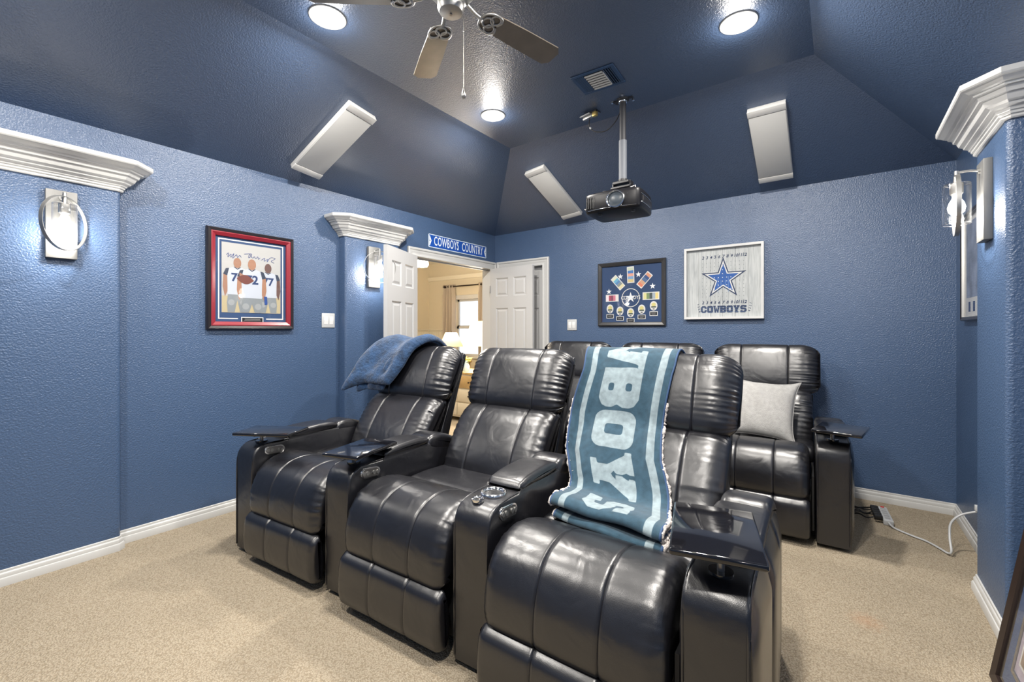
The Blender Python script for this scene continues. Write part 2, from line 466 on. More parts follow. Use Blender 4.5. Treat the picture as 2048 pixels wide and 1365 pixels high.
# door casings: moulded boards on the wall faces, plus jambs
CAS = [(0, 0), (0.014, 0), (0.016, 0.010), (0.012, 0.018), (0.012, 0.040), (0.016, 0.048), (0.016, 0.060), (0.024, 0.068), (0.026, 0.078), (0.022, 0.088), (0, 0.088)]
def casing(n, M, w, h):
    """U-shaped casing in a wall frame: opening centred on x=0, bottom z=0; mitred top corners"""
    bm = bmesh.new(); rows = []
    for (px, pz, mx, mz) in ((-w / 2, 0, -1, 0), (-w / 2, h, -1, 1), (w / 2, h, 1, 1), (w / 2, 0, 1, 0)):
        rows.append([bm.verts.new((px + mx * s, -o, pz + mz * s)) for o, s in CAS])
    k = len(CAS)
    for i in range(3):
        for j in range(k): bm.faces.new((rows[i][j], rows[i][(j + 1) % k], rows[i + 1][(j + 1) % k], rows[i + 1][j]))
    bm.faces.new(rows[0]); bm.faces.new(rows[3])
    o = mkbm('trim_%d' % n, bm, M_TRIM, None, smooth=True, angle=30); o.matrix_world = M
    return struct(o)
casing(4, LW((DY0 + DY1) / 2, 0), DY1 - DY0 - 0.03, DH - 0.015)
casing(5, BW((BX0 + BX1) / 2, 0), BX1 - BX0 - 0.03, DH - 0.015)
bm = bmesh.new()
add_box(bm, (-0.13, DY0, 0), (0.001, DY0 + 0.016, DH)); add_box(bm, (-0.13, DY1 - 0.016, 0), (0.001, DY1, DH)); add_box(bm, (-0.13, DY0, DH - 0.016), (0.001, DY1, DH))
add_box(bm, (-0.07, DY0, DH - 0.03), (-0.05, DY1, DH - 0.01))
struct(mkbm('trim_6', bm, M_TRIM))
bm = bmesh.new()
add_box(bm, (BX0, -0.001, 0), (BX0 + 0.016, 0.12, DH)); add_box(bm, (BX1 - 0.016, -0.001, 0), (BX1, 0.12, DH)); add_box(bm, (BX0, -0.001, DH - 0.016), (BX1, 0.12, DH))
struct(mkbm('trim_7', bm, M_TRIM))
casing(8, wall_matrix((-0.12, (DY0 + DY1) / 2, 0), (-1, 0, 0)), DY1 - DY0 - 0.03, DH - 0.015)

# six-panel door leaf: local x from 0 (hinge) to w, y thickness, z up
def leaf(name, w, M, knob_side=1, knob=True):
    t = 0.035; h = 2.0
    root = bpy.data.objects.new(name, None); COL.objects.link(root); root.matrix_world = M; root['kind'] = 'structure'
    st, mu = 0.088, 0.075
    rails = [(0, 0.20), (0.80, 0.93), (1.52, 1.66), (1.88, h)]
    bm = bmesh.new()
    for x0, x1 in ((0, st), (w / 2 - mu / 2, w / 2 + mu / 2), (w - st, w)): add_box(bm, (x0, -t / 2, 0), (x1, t / 2, h), 0.0)
    for z0, z1 in rails:
        add_box(bm, (st, -t / 2, z0), (w / 2 - mu / 2, t / 2, z1)); add_box(bm, (w / 2 + mu / 2, -t / 2, z0), (w - st, t / 2, z1))
    mkbm('stiles_and_rails', bm, M_DOOR, root)
    for x0, x1 in ((st, w / 2 - mu / 2), (w / 2 + mu / 2, w - st)):
        for k in range(3):
            z0, z1 = rails[k][1], rails[k + 1][0]
            bm = bmesh.new()
            for s in (-1, 1):
                ins = [(0, t / 2), (0.006, t / 2 - 0.004), (0.014, t / 2 - 0.010), (0.022, t / 2 - 0.010), (0.040, t / 2 - 0.003)]
                rings = [[bm.verts.new((x, s * y, z)) for x, z in ((x0 + i, z0 + i), (x1 - i, z0 + i), (x1 - i, z1 - i), (x0 + i, z1 - i))] for i, y in ins]
                for a, b in zip(rings, rings[1:]):
                    for q in range(4): bm.faces.new((a[q], a[(q + 1) % 4], b[(q + 1) % 4], b[q]))
                bm.faces.new(rings[-1])
            mkbm('panel', bm, M_DOOR, root)
    for z in (0.25, 1.0, 1.75):
        cyl('hinge', (0, -t / 2 - 0.003, z), 0.006, 0.09, M_NICKEL_D, root, n=10)
    if knob:
        for s in (-1, 1):
            lathe('knob', [(0.0, 0.062), (0.018, 0.060), (0.027, 0.048), (0.024, 0.034), (0.012, 0.026), (0.012, 0.008), (0.03, 0.006), (0.03, 0.0)], M_NICKEL, root, 20,
                  M=Matrix.Translation((w - 0.06, s * t / 2, 0.92)) @ Matrix.Rotation(R(90) * -s, 4, 'X'))
    return root
LWID = 0.618
a1 = math.atan2(-0.566, 0.258)
leaf('door_1', LWID, Matrix.Translation((0.034, DY0 + 0.01, 0.012)) @ Matrix.Rotation(a1, 4, 'Z'))
leaf('door_2', LWID, Matrix.Translation((0.030, DY1 - 0.045, 0.012)) @ Matrix.Rotation(R(0.5), 4, 'Z'))
leaf('door_3', BX1 - BX0 - 0.036, Matrix.Translation((BX0 + 0.018, 0.075, 0.012)))

# ------------------------------------------------------------------ next room seen through the double doors
bm = bmesh.new()
WX0, WX1, WZ0, WZ1 = -3.18, -2.05, 0.72, 1.92
HY = 2.6
for lo, hi in (((-4.15, HY, 0), (WX0, HY + 0.1, 2.8)), ((WX1, HY, 0), (-0.12, HY + 0.1, 2.8)), ((WX0, HY, 0), (WX1, HY + 0.1, WZ0)), ((WX0, HY, WZ1), (WX1, HY + 0.1, 2.8))): add_box(bm, lo, hi)
struct(mkbm('wall_far', bm, M_CREAM))
struct(box('wall_west', (-4.15, -5.74, 0), (-4.03, HY, 2.8), M_CREAM))
struct(box('wall_south', (-4.15, -5.86, 0), (-0.12, -5.74, 2.8), M_CREAM))
struct(box('wall_east', (-0.126, -5.74, 0), (-0.1201, DY0 - 0.001, 2.75), M_CREAM))
struct(box('wall_inner', (-0.126, DY1 + 0.001, 0), (-0.1201, HY, 2.75), M_CREAM))
struct(box('wall_above', (-0.126, DY0 - 0.001, DH), (-0.1201, DY1 + 0.001, 2.75), M_CREAM))
struct(box('ceiling', (-4.15, -5.86, 2.75), (-0.12, HY + 0.1, 2.83), mat('pale_ceiling', (0.78, 0.74, 0.64), 0.7)))
# wainscot of single boards and chair rail
wt = struct(box('wall_wainscot', (-4.03, HY - 0.008, 0.0), (WX0 - 0.09, HY, 1.25), M_BEAD))
k = 0; x = -4.02
while x < WX0 - 0.17:
    box('board', (x + 0.003, HY - 0.016, 0.1), (x + 0.077, HY - 0.006, 1.22), M_BEAD, wt, 0.003, 1); x += 0.08
wt2 = struct(box('wall_wainscot', (-4.03, -2.0, 0.0), (-4.022, HY, 1.25), M_BEAD))
y = 0.6
while y < HY - 0.09:
    box('board', (-4.024, y + 0.003, 0.1), (-4.014, y + 0.077, 1.22), M_BEAD, wt2, 0.003, 1); y += 0.08
CHR = [(0, 0), (0.016, 0.004), (0.02, 0.02), (0.034, 0.03), (0.036, 0.045), (0.02, 0.055), (0, 0.056)]
struct(sweep('trim_9', [(-4.03, -2.0), (-4.03, HY), (WX0 - 0.09, HY)], [(o, 1.225 + z) for o, z in CHR], M_BEAD))
struct(sweep('trim_10', [(-4.03, HY), (-0.12, HY)], [(0, 2.36), (0.02, 2.362), (0.03, 2.39), (0.045, 2.42), (0.05, 2.44), (0, 2.445)], M_BEAD))

win = bpy.data.objects.new('window_1', None); COL.objects.link(win); win['kind'] = 'structure'; win.location = ((WX0 + WX1) / 2, HY, WZ0)
ww, wh = WX1 - WX0, WZ1 - WZ0
bm = bmesh.new()
for x0, x1, z0, z1 in ((-ww / 2 - 0.09, -ww / 2, -0.05, wh + 0.09), (ww / 2, ww / 2 + 0.09, -0.05, wh + 0.09), (-ww / 2 - 0.09, ww / 2 + 0.09, wh, wh + 0.09)): add_box(bm, (x0, -0.02, z0), (x1, 0.0, z1), 0.004, 1)
mkbm('window_casing', bm, M_TRIM, win)
box('window_sill', (-ww / 2 - 0.12, -0.05, -0.05), (ww / 2 + 0.12, 0.02, -0.02), M_TRIM, win, 0.006)
for z0, z1 in ((0.0, 0.62), (0.60, wh)):
    bm = bmesh.new(); yy = 0.05 if z0 > 0.1 else 0.03
    for lo, hi in (((-ww / 2, yy, z0), (-ww / 2 + 0.05, yy + 0.03, z1)), ((ww / 2 - 0.05, yy, z0), (ww / 2, yy + 0.03, z1)), ((-ww / 2, yy, z0), (ww / 2, yy + 0.03, z0 + 0.045)), ((-ww / 2, yy, z1 - 0.045), (ww / 2, yy + 0.03, z1))): add_box(bm, lo, hi)
    sh = mkbm('sash', bm, M_TRIM, win)
    box('pane', (-ww / 2 + 0.05, yy + 0.012, z0 + 0.045), (ww / 2 - 0.05, yy + 0.016, z1 - 0.045), M_GLASS, sh)

# ------------------------------------------------------------------ upholstery
def pillow_mesh(prof, x0, x1, seams=(), sq=0.045, sqx=None, puff=0.01, groove=0.009, wr=0.0, wfall=0.05, nx=44, npf=56, seed=0, wrange=None, slant=0.0, topw=None):
    """soft cushion: closed (y,z) profile swept along x with rounded ends, panel bulges, seam grooves and gathered wrinkles"""
    rng = np.random.RandomState(seed); sqx = sqx or sq
    P = catmull(prof, npf, closed=True)
    T = np.roll(P, -1, 0) - np.roll(P, 1, 0); Nn = np.stack([T[:, 1], -T[:, 0]], 1); Nn /= np.linalg.norm(Nn, axis=1)[:, None]
    area = 0.5 * np.sum(P[:, 0] * np.roll(P[:, 1], -1) - np.roll(P[:, 0], -1) * P[:, 1])
    if area < 0: Nn = -Nn
    cen = P.mean(0)
    hw = (x1 - x0) / 2; xm = (x0 + x1) / 2
    xs = list(xm + hw * np.sin(np.linspace(-math.pi / 2, math.pi / 2, nx)))
    for e in (0.002, 0.006, 0.012, 0.02): xs += [x0 + e, x1 - e]
    for s in seams: xs += [s - 0.014, s - 0.007, s - 0.0035, s, s + 0.0035, s + 0.007, s + 0.014]
    xs = sorted(set(round(float(x), 4) for x in xs if x0 <= x <= x1))
    edges = [x0] + list(seams) + [x1]
    n = len(P); sarc = np.r_[0, np.cumsum(np.linalg.norm(np.diff(P, axis=0), axis=1))]
    fr = rng.uniform(60, 330, 11); ph = rng.uniform(0, 6.28, 11); am = rng.uniform(0.4, 1, 11); bd = rng.uniform(-14, 14, 11)
    V = []
    for x in xs:
        d = min(x - x0, x1 - x)
        dd = min(d / sqx, 1.0)
        inset = sq * (1 - math.sqrt(max(0, 1 - (1 - dd) ** 2)))
        off = np.full(n, -inset)
        for a, b in zip(edges, edges[1:]):
            if a <= x <= b:
                off += puff * (max(0.0, math.sin(math.pi * (x - a) / (b - a))) ** 0.3)
        for s in seams: off -= groove * math.exp(-((x - s) / 0.004) ** 2)
        if wr:
            w = sum(a * np.sin(f * sarc + p + q * min(x - x0, x1 - x)) for a, f, p, q in zip(am, fr, ph, bd)) / 3.0
            w = w * (0.35 + 0.65 * np.sin(7.3 * sarc + ph[0]) ** 2 * (0.6 + 0.4 * np.sin(19 * sarc + ph[1])))
            off += wr * w * math.exp(-max(0, d - 0.012) / wfall) * min(1, d / 0.012)
        Q = P + Nn * off[:, None]
        sc = 1.0
        V += [(x, q[0], q[1]) for q in Q]
    k = len(xs); F = []
    for i in range(k - 1):
        for j in range(n):
            F.append((i * n + j, i * n + (j + 1) % n, (i + 1) * n + (j + 1) % n, (i + 1) * n + j))
    F.append(tuple(range(n - 1, -1, -1))); F.append(tuple((k - 1) * n + j for j in range(n)))
    return V, F

def pillow(name, parent, m, *a, **k):
    V, F = pillow_mesh(*a, **k)
    bm = bmesh.new(); vs = [bm.verts.new(v) for v in V]
    for f in F: bm.faces.new([vs[i] for i in f])
    return mkbm(name, bm, m, parent, smooth=True, angle=70)

def lean(pts, k):
    """less reclined backs for k<1"""
    return [(y if y < 0.63 else 0.63 + (y - 0.63) * k, z) for y, z in pts]

ROLL = [(0.385, 0.478), (0.32, 0.522), (0.24, 0.552), (0.165, 0.556), (0.095, 0.535), (0.040, 0.487), (0.006, 0.410), (-0.003, 0.340), (0.000, 0.292), (0.020, 0.270), (0.09, 0.275), (0.22, 0.33), (0.34, 0.40)]
FOOT = [(0.03, 0.264), (-0.006, 0.256), (-0.022, 0.225), (-0.028, 0.15), (-0.024, 0.080), (-0.004, 0.046), (0.04, 0.046), (0.055, 0.15)]
FLAT = [(0.37, 0.485), (0.45, 0.497), (0.55, 0.494), (0.68, 0.482), (0.72, 0.44), (0.68, 0.39), (0.50, 0.385), (0.37, 0.40)]
LUMB = [(0.635, 0.455), (0.638, 0.51), (0.668, 0.585), (0.715, 0.665), (0.775, 0.745), (0.835, 0.80), (0.90, 0.825), (0.955, 0.80), (0.93, 0.71), (0.85, 0.58), (0.77, 0.46), (0.70, 0.43)]
HEAD = [(0.875, 0.818), (0.868, 0.87), (0.892, 0.955), (0.925, 1.035), (0.965, 1.105), (1.02, 1.150), (1.075, 1.150), (1.125, 1.105), (1.130, 1.03), (1.09, 0.94), (1.04, 0.86), (0.97, 0.80), (0.91, 0.790)]
SHELL = [(0.76, 0.10), (0.84, 0.10), (0.93, 0.42), (1.06, 0.80), (1.165, 1.06), (1.16, 1.10), (1.12, 1.11), (1.09, 1.06), (0.98, 0.80), (0.86, 0.50), (0.76, 0.35)]

ROLL = [(y - 0.030 * max(0, min(1, (0.40 - y) / 0.25)), z) for y, z in ROLL]
FOOT = [(y - 0.030, z) for y, z in FOOT]
def arm_profile():
    p = [(0.0, 0.025), (0.0, 0.50)]
    for a in np.linspace(0, 90, 7)[1:]: p.append((0.075 - 0.075 * math.cos(R(a)), 0.535 + 0.082 * math.sin(R(a))))
    return p + [(0.215, 0.622), (0.222, 0.618), (0.222, 0.622), (0.55, 0.625), (0.70, 0.60), (0.84, 0.56), (0.86, 0.53), (0.86, 0.025)]

def make_arm(root, xa, xb, tray=None, tz=0.684, cup=False, inner_left=False, inner_right=False, panel_out=None, k=1.0):
    """one arm between local x = xa..xb with its lid, rear pad, controls, cup holder or swivel tray"""
    w = xb - xa; xc = (xa + xb) / 2
    bm = bmesh.new()
    prof = [p for i, p in enumerate(arm_profile()) if i not in (10,)]
    vs, fs = prism(bm, prof, 'x', xa, xb)
    es = [e for e in bm.edges if abs(e.verts[0].co.x - e.verts[1].co.x) < 1e-5]
    bmesh.ops.bevel(bm, geom=es, offset=0.014, segments=3, affect='EDGES', profile=0.55, clamp_overlap=True)
    arm = mkbm('arm', bm, M_LEATHER, root, smooth=True, angle=42)
    # welt seams along the front edges
    for xx in (xa + 0.006, xb - 0.006):
        pts = [(xx, y - 0.0, z) for y, z in prof[0:9]]
        tube('welt', [(xx, -0.0005, 0.04), (xx, -0.0005, 0.30), (xx, 0.001, 0.50), (xx, 0.012, 0.566), (xx, 0.045, 0.606), (xx, 0.10, 0.618), (xx, 0.215, 0.620)], 0.0035, M_LEATHER, arm, 6, 24)
    # storage lid, a soft pad with a lip
    pillow('arm_lid', arm, M_LEATHER, [(0.240, 0.622), (0.230, 0.634), (0.243, 0.648), (0.31, 0.660), (0.42, 0.664), (0.51, 0.660), (0.555, 0.648), (0.560, 0.632), (0.50, 0.622), (0.35, 0.620)], xa - 0.004, xb + 0.004, sq=0.02, puff=0.006, nx=20, npf=40, seed=3)
    pillow('rear_pad', arm, M_LEATHER, [(0.562, 0.59), (0.566, 0.636), (0.61, 0.656), (0.69, 0.648), (0.77, 0.620), (0.835, 0.582), (0.845, 0.55), (0.78, 0.54), (0.65, 0.56)], xa - 0.001, xb + 0.001, sq=0.026, puff=0.006, nx=20, npf=40, seed=4)
    if cup:
        bm = bmesh.new()
        lathe_bm(bm, [(0.030, 0.585), (0.034, 0.560), (0.038, 0.6240), (0.041, 0.6300), (0.047, 0.6315), (0.0525, 0.6280), (0.0535, 0.621), (0.050, 0.612), (0.040, 0.60)][2:], 36, c=(xc, 0.150, 0))
        lathe_bm(bm, [(0.0, 0.6232), (0.040, 0.6232)], 36, c=(xc, 0.150, 0), mi=1)  # flat black disc painted in for the shaded depth of the cup
        mkbm('cup_holder', bm, [M_CHROME, M_DARK], arm, smooth=True, angle=50)
        bm = bmesh.new()
        lathe_bm(bm, [(0.020, 0.612), (0.0245, 0.619), (0.024, 0.627), (0.019, 0.629), (0.016, 0.626), (0.015, 0.6255), (0.0, 0.6255)], 28, c=(xc - 0.012, 0.062, 0))
        mkbm('light_button', bm, M_CHROME, arm, smooth=True, angle=50)
    if tray is not None:
        tx, ty, tl, tw, ta = tray
        bm = bmesh.new()
        add_box(bm, (-tl / 2, -tw / 2, tz), (tl / 2, tw / 2, tz + 0.018), 0.006, 3)
        for v in bm.verts:
            v.co = Matrix.Rotation(R(ta), 3, 'Z') @ v.co + Vector((tx, ty, 0))
        t = mkbm('swivel_tray', bm, M_GLOSSBLK, arm, smooth=True, angle=40)
        bm = bmesh.new()
        add_cyl(bm, (xc, 0.10, (0.616 + tz) / 2), 0.010, tz - 0.616, n=16); add_cyl(bm, (xc, 0.10, 0.6215), 0.032, 0.008, n=24, mi=1); add_cyl(bm, (xc, 0.10, tz - 0.005), 0.045, 0.010, n=24, mi=1)
        add_box(bm, (xc - 0.05, 0.03, tz - 0.012), (xc + 0.05, 0.17, tz - 0.001), 0.003, 1, mi=1)
        mkbm('tray_post', bm, [M_NICKEL_D, M_GLOSSBLK], arm, smooth=True, angle=40)
    for side, on in ((-1, inner_left), (1, inner_right)):
        if not on: continue
        xx = xb + 0.0005 if side > 0 else xa - 0.0005
        bm = bmesh.new()
        # dog-bone plate with four round buttons
        cy, cz = 0.128, 0.5745; pts = []
        for q in range(40):
            a = 2 * math.pi * q / 40; ex = 0.033 * (1 if math.cos(a) > 0 else -1)
            yy = ex + 0.027 * math.cos(a); zz = 0.0255 * math.sin(a)
            if abs(yy) < 0.02: zz *= 0.8
            pts.append((cy + yy, cz - 0.10 * yy + zz))
        prism(bm, pts, 'x', xx - 0.002, xx + side * 0.006)
        es = [e for e in bm.edges if all(abs(v.co.x - (xx + side * 0.006)) < 1e-5 for v in e.verts)]
        bmesh.ops.bevel(bm, geom=es, offset=0.003, segments=2, affect='EDGES')
        mkbm('control_plate', bm, M_CHROME, arm, smooth=True, angle=40)
        bm = bmesh.new()
        ip = [(cy + (y - cy) * 0.86, cz + (z - cz) * 0.78) for y, z in pts]
        prism(bm, ip, 'x', xx + side * 0.004, xx + side * 0.0072, 0)
        mkbm('control_inlay', bm, M_NICKEL_D, arm)
        for dy in (-0.042, -0.020, 0.020, 0.042):
            cyl('control_button', (xx + side * 0.008, cy + dy, cz - 0.10 * dy), 0.0095, 0.006, M_NICKEL, arm, 'x', 18)
    if panel_out:                # outer side: bulging vinyl panels with vertical seams
        s = 1 if panel_out == 'right' else -1
        x0 = xb if s > 0 else xa
        for y0, y1, b in ((0.006, 0.30, 0.020), (0.304, 0.56, 0.030), (0.564, 0.856, 0.026)):
            V = []; F = []; ny, nz = 12, 14
            for i in range(ny + 1):
                for j in range(nz + 1):
                    u, v = i / ny, j / nz; y = y0 + (y1 - y0) * u
                    top = np.interp(y, [0, 0.012, 0.05, 0.1, 0.22, 0.55, 0.70, 0.86], [0.50, 0.555, 0.598, 0.612, 0.615, 0.62, 0.60, 0.53])
                    z = 0.03 + (top - 0.03) * v
                    bul = b * (1 - abs(2 * u - 1) ** 4) * (1 - abs(2 * v - 1) ** 6)
                    g = 0.010 + 0.016 * math.sin(math.pi * min(1, max(0, y / 0.86)))
                    edge = min(1, 6 * min(u, 1 - u) + 0.4) * min(1, 8 * min(v, 1 - v))
                    V.append((x0 + s * (0.25 * bul + g * edge), y, z))
            nb = len(V)
            for i in range(ny + 1):
                for j in range(nz + 1): V.append((x0 - s * 0.004, V[i * (nz + 1) + j][1], V[i * (nz + 1) + j][2]))
            I = lambda i, j: i * (nz + 1) + j
            for i in range(ny):
                for j in range(nz): F.append((I(i, j), I(i + 1, j), I(i + 1, j + 1), I(i, j + 1)))
            for i in range(ny):
                F.append((I(i, 0), nb + I(i, 0), nb + I(i + 1, 0), I(i + 1, 0))); F.append((I(i, nz), I(i + 1, nz), nb + I(i + 1, nz), nb + I(i, nz)))
            for j in range(nz):
                F.append((I(0, j), I(0, j + 1), nb + I(0, j + 1), nb + I(0, j))); F.append((I(ny, j), nb + I(ny, j), nb + I(ny, j + 1), I(ny, j + 1)))
            bm = bmesh.new(); vv = [bm.verts.new(q) for q in V]
            for f in F: bm.faces.new([vv[q] for q in f])
            mkbm('side_panel', bm, M_VINYL, arm, smooth=True, angle=60)
    return arm

def recliner(label, group, loc, rz, w=0.64, aw=0.165, k=1.0, seed=0, left=None, right=None):
    t = thing('recliner', label, 'recliner', loc, R(rz), group)
    s1, s2 = w * 0.335, w * 0.665
    g = 0.006
    pillow('seat_roll', t, M_LEATHER, ROLL, 0.003, w - 0.030, (s1, s2), sq=0.05, sqx=0.06, puff=0.004, groove=0.004, wr=0.006, wfall=0.035, seed=seed + 1, npf=130)
    pillow('footrest', t, M_LEATHER, FOOT, 0.003, w - 0.026, (s1, s2), sq=0.03, puff=0.003, groove=0.004, wr=0.0012, seed=seed + 2)
    pillow('seat_cushion', t, M_LEATHER, FLAT, 0.002, w - 0.002, (), sq=0.03, puff=0.006, groove=0.004, seed=seed + 3)
    pillow('backrest', t, M_LEATHER, lean(LUMB, k), 0.004, w - 0.004, (w * 0.27, w * 0.73), sq=0.05, sqx=0.09, puff=0.005, groove=0.004, wr=0.007, wfall=0.07, seed=seed + 4, npf=120)
    hx = 0.022 if k == 1 else 0.042
    pillow('headrest', t, M_LEATHER, lean(HEAD, k), -hx, w + hx, (w * 0.25, w * 0.75), sq=0.085, sqx=0.13, puff=0.004, groove=0.0045, wr=0.010, wfall=0.055, seed=seed + 5, nx=60, npf=200)
    # back shell with welted side edges, and the dark mechanism box below
    sp = lean(SHELL, k)
    sh = pillow('back_shell', t, M_VINYL, sp, 0.02, w - 0.02, sq=0.016, puff=0.0, nx=14, npf=60)
    for xx in (0.022, w - 0.022):
        q = lean([(0.80, 0.42), (0.90, 0.62), (0.985, 0.80), (1.075, 1.02), (1.105, 1.085), (1.14, 1.105)], k)
        tube('welt', [(xx, a, b) for a, b in q], 0.005, M_VINYL, sh, 6, 20)
    bm = bmesh.new()
    add_box(bm, (0.03, 0.06, 0.05), (w - 0.03, 0.80, 0.37)); 
    for xx in (0.014, w - 0.014): add_box(bm, (xx - 0.006, 0.03, 0.08), (xx + 0.006, 0.42, 0.40))
    for xx in (0.05, w - 0.05):
        for yy in (0.10, 0.74): add_cyl(bm, (xx, yy, 0.026), 0.02, 0.052, n=12)
    mkbm('mechanism', bm, M_DARK, t)
    if left: make_arm(t, -aw, 0.0, k=k, **left)
    make_arm(t, w, w + aw, k=k, **right)
    return t

FR = 'front row of black leather recliners'
BK = 'back row of black leather recliners'
S1 = ((0.792, -3.140, 0), 6.0); S2 = ((1.606, -3.074, 0), 4.0); S3 = ((2.434, -3.072, 0), 2.0)
rec1 = recliner('black leather recliner with a blue throw over its headrest, left end of the front row', FR, S1[0], S1[1], seed=10,
                left=dict(tray=(0.0, 0.11, 0.34, 0.20, 24), tz=0.676, inner_right=True, panel_out='left'), right=dict(tray=(0.748, 0.125, 0.205, 0.31, 10), tz=0.676, inner_right=True))
rec2 = recliner('black leather recliner with open cup holder, between the two others of the front row', FR, S2[0], S2[1], seed=20,
                right=dict(cup=True, inner_right=True))
rec3 = recliner('black leather recliner draped with the lettered blanket, right end of the front row', FR, S3[0], S3[1], w=0.655, seed=30,
                right=dict(tray=(0.715, 0.140, 0.225, 0.335, 12), tz=0.700, panel_out='right'))
bk = dict(k=0.62)
B3 = ((2.677, -1.142, 0), 3.0)
rec4 = recliner('black leather recliner holding the grey cushion, right end of the back row', BK, B3[0], B3[1], k=0.62, seed=40,
                right=dict(tray=(0.76, 0.06, 0.235, 0.30, -12), panel_out='right'))
rec5 = recliner('black leather recliner behind the lettered blanket, second from the right in the back row', BK, (1.866, -1.186, 0), 3.0, k=0.62, seed=50,
                right=dict(cup=True))
rec6 = recliner('black leather recliner nearest the double doors, in the back row', BK, (1.052, -1.229, 0), 3.0, k=0.62, seed=60,
                left=dict(cup=True), right=dict(cup=True))

# ------------------------------------------------------------------ printed fleece blanket on the right recliner
def in_poly_sdf(P, loops):
    """signed distance (negative inside) of points P (n,2) to even-odd loops"""
    d = np.full(len(P), 1e9); ins = np.zeros(len(P), bool)
    for lp in loops:
        A = np.array(lp, float); B = np.roll(A, -1, 0)
        for a, b in zip(A, B):
            ab = b - a; t = np.clip(((P - a) @ ab) / max(ab @ ab, 1e-12), 0, 1)
            d = np.minimum(d, np.linalg.norm(P - a - t[:, None] * ab, axis=1))
            cond = ((a[1] > P[:, 1]) != (b[1] > P[:, 1]))
            with np.errstate(divide='ignore', invalid='ignore'):
                xi = (b[0] - a[0]) * (P[:, 1] - a[1]) / (b[1] - a[1]) + a[0]
            ins ^= cond & (P[:, 0] < xi)
    return np.where(ins, -d, d)

def rrect(x0, y0, x1, y1, r, n=4):
    out = []
    for cx, cy, a0 in ((x1 - r, y1 - r, 0), (x0 + r, y1 - r, 90), (x0 + r, y0 + r, 180), (x1 - r, y0 + r, 270)):
        for k in range(n + 1):
            a = R(a0 + 90 * k / n); out.append((cx + r * math.cos(a), cy + r * math.sin(a)))
    return out
# heavy western slab letters in a unit cell, upright (x right, y up), each a list of loops
def letter_loops():
    L = {}
    L['B'] = [[(0, 0), (0.78, 0), (0.95, 0.10), (1, 0.22), (1, 0.36), (0.93, 0.5), (1, 0.64), (1, 0.78), (0.95, 0.90), (0.78, 1), (0, 1)],
              rrect(0.40, 0.20, 0.60, 0.345, 0.05), rrect(0.40, 0.655, 0.60, 0.80, 0.05)]
    L['O'] = [rrect(0, 0, 1, 1, 0.24, 5), rrect(0.35, 0.28, 0.65, 0.72, 0.07)]
    L['W'] = [[(-0.05, 1), (0.36, 1), (0.36, 0.86), (0.30, 0.86), (0.37, 0.42), (0.50, 0.80), (0.63, 0.42), (0.70, 0.86), (0.64, 0.86), (0.64, 1), (1.05, 1), (1.05, 0.86), (0.98, 0.86), (0.80, 0), (0.62, 0), (0.50, 0.34), (0.38, 0), (0.20, 0), (0.02, 0.86), (-0.05, 0.86)]]
    L['Y'] = [[(0, 1), (0.46, 1), (0.46, 0.86), (0.42, 0.86), (0.50, 0.68), (0.58, 0.86), (0.54, 0.86), (0.54, 1), (1, 1), (1, 0.84), (0.93, 0.84), (0.68, 0.40), (0.68, 0.16), (0.78, 0.16), (0.78, 0), (0.22, 0), (0.22, 0.16), (0.32, 0.16), (0.32, 0.40), (0.07, 0.84), (0, 0.84)]]
    L['C'] = [[(0.24, 0), (0.76, 0), (1, 0.24), (1, 0.40), (0.66, 0.40), (0.66, 0.28), (0.58, 0.22), (0.42, 0.22), (0.34, 0.28), (0.34, 0.72), (0.42, 0.78), (0.58, 0.78), (0.66, 0.72), (0.66, 0.60), (1, 0.60), (1, 0.76), (0.76, 1), (0.24, 1), (0, 0.76), (0, 0.24)]]
    L['S'] = [[(0.2, 0), (0.78, 0), (1, 0.2), (1, 0.46), (0.82, 0.62), (0.34, 0.64), (0.34, 0.76), (0.42, 0.8), (0.6, 0.8), (0.66, 0.7), (0.98, 0.7), (0.98, 1), (0.8, 1), (0.78, 0.96), (0.7, 1), (0.22, 1), (0, 0.8), (0, 0.56), (0.18, 0.42), (0.66, 0.40), (0.66, 0.26), (0.58, 0.2), (0.4, 0.2), (0.34, 0.3), (0.02, 0.3), (0.02, 0), (0.2, 0), (0.22, 0.04)]]
    return L
LET = letter_loops()

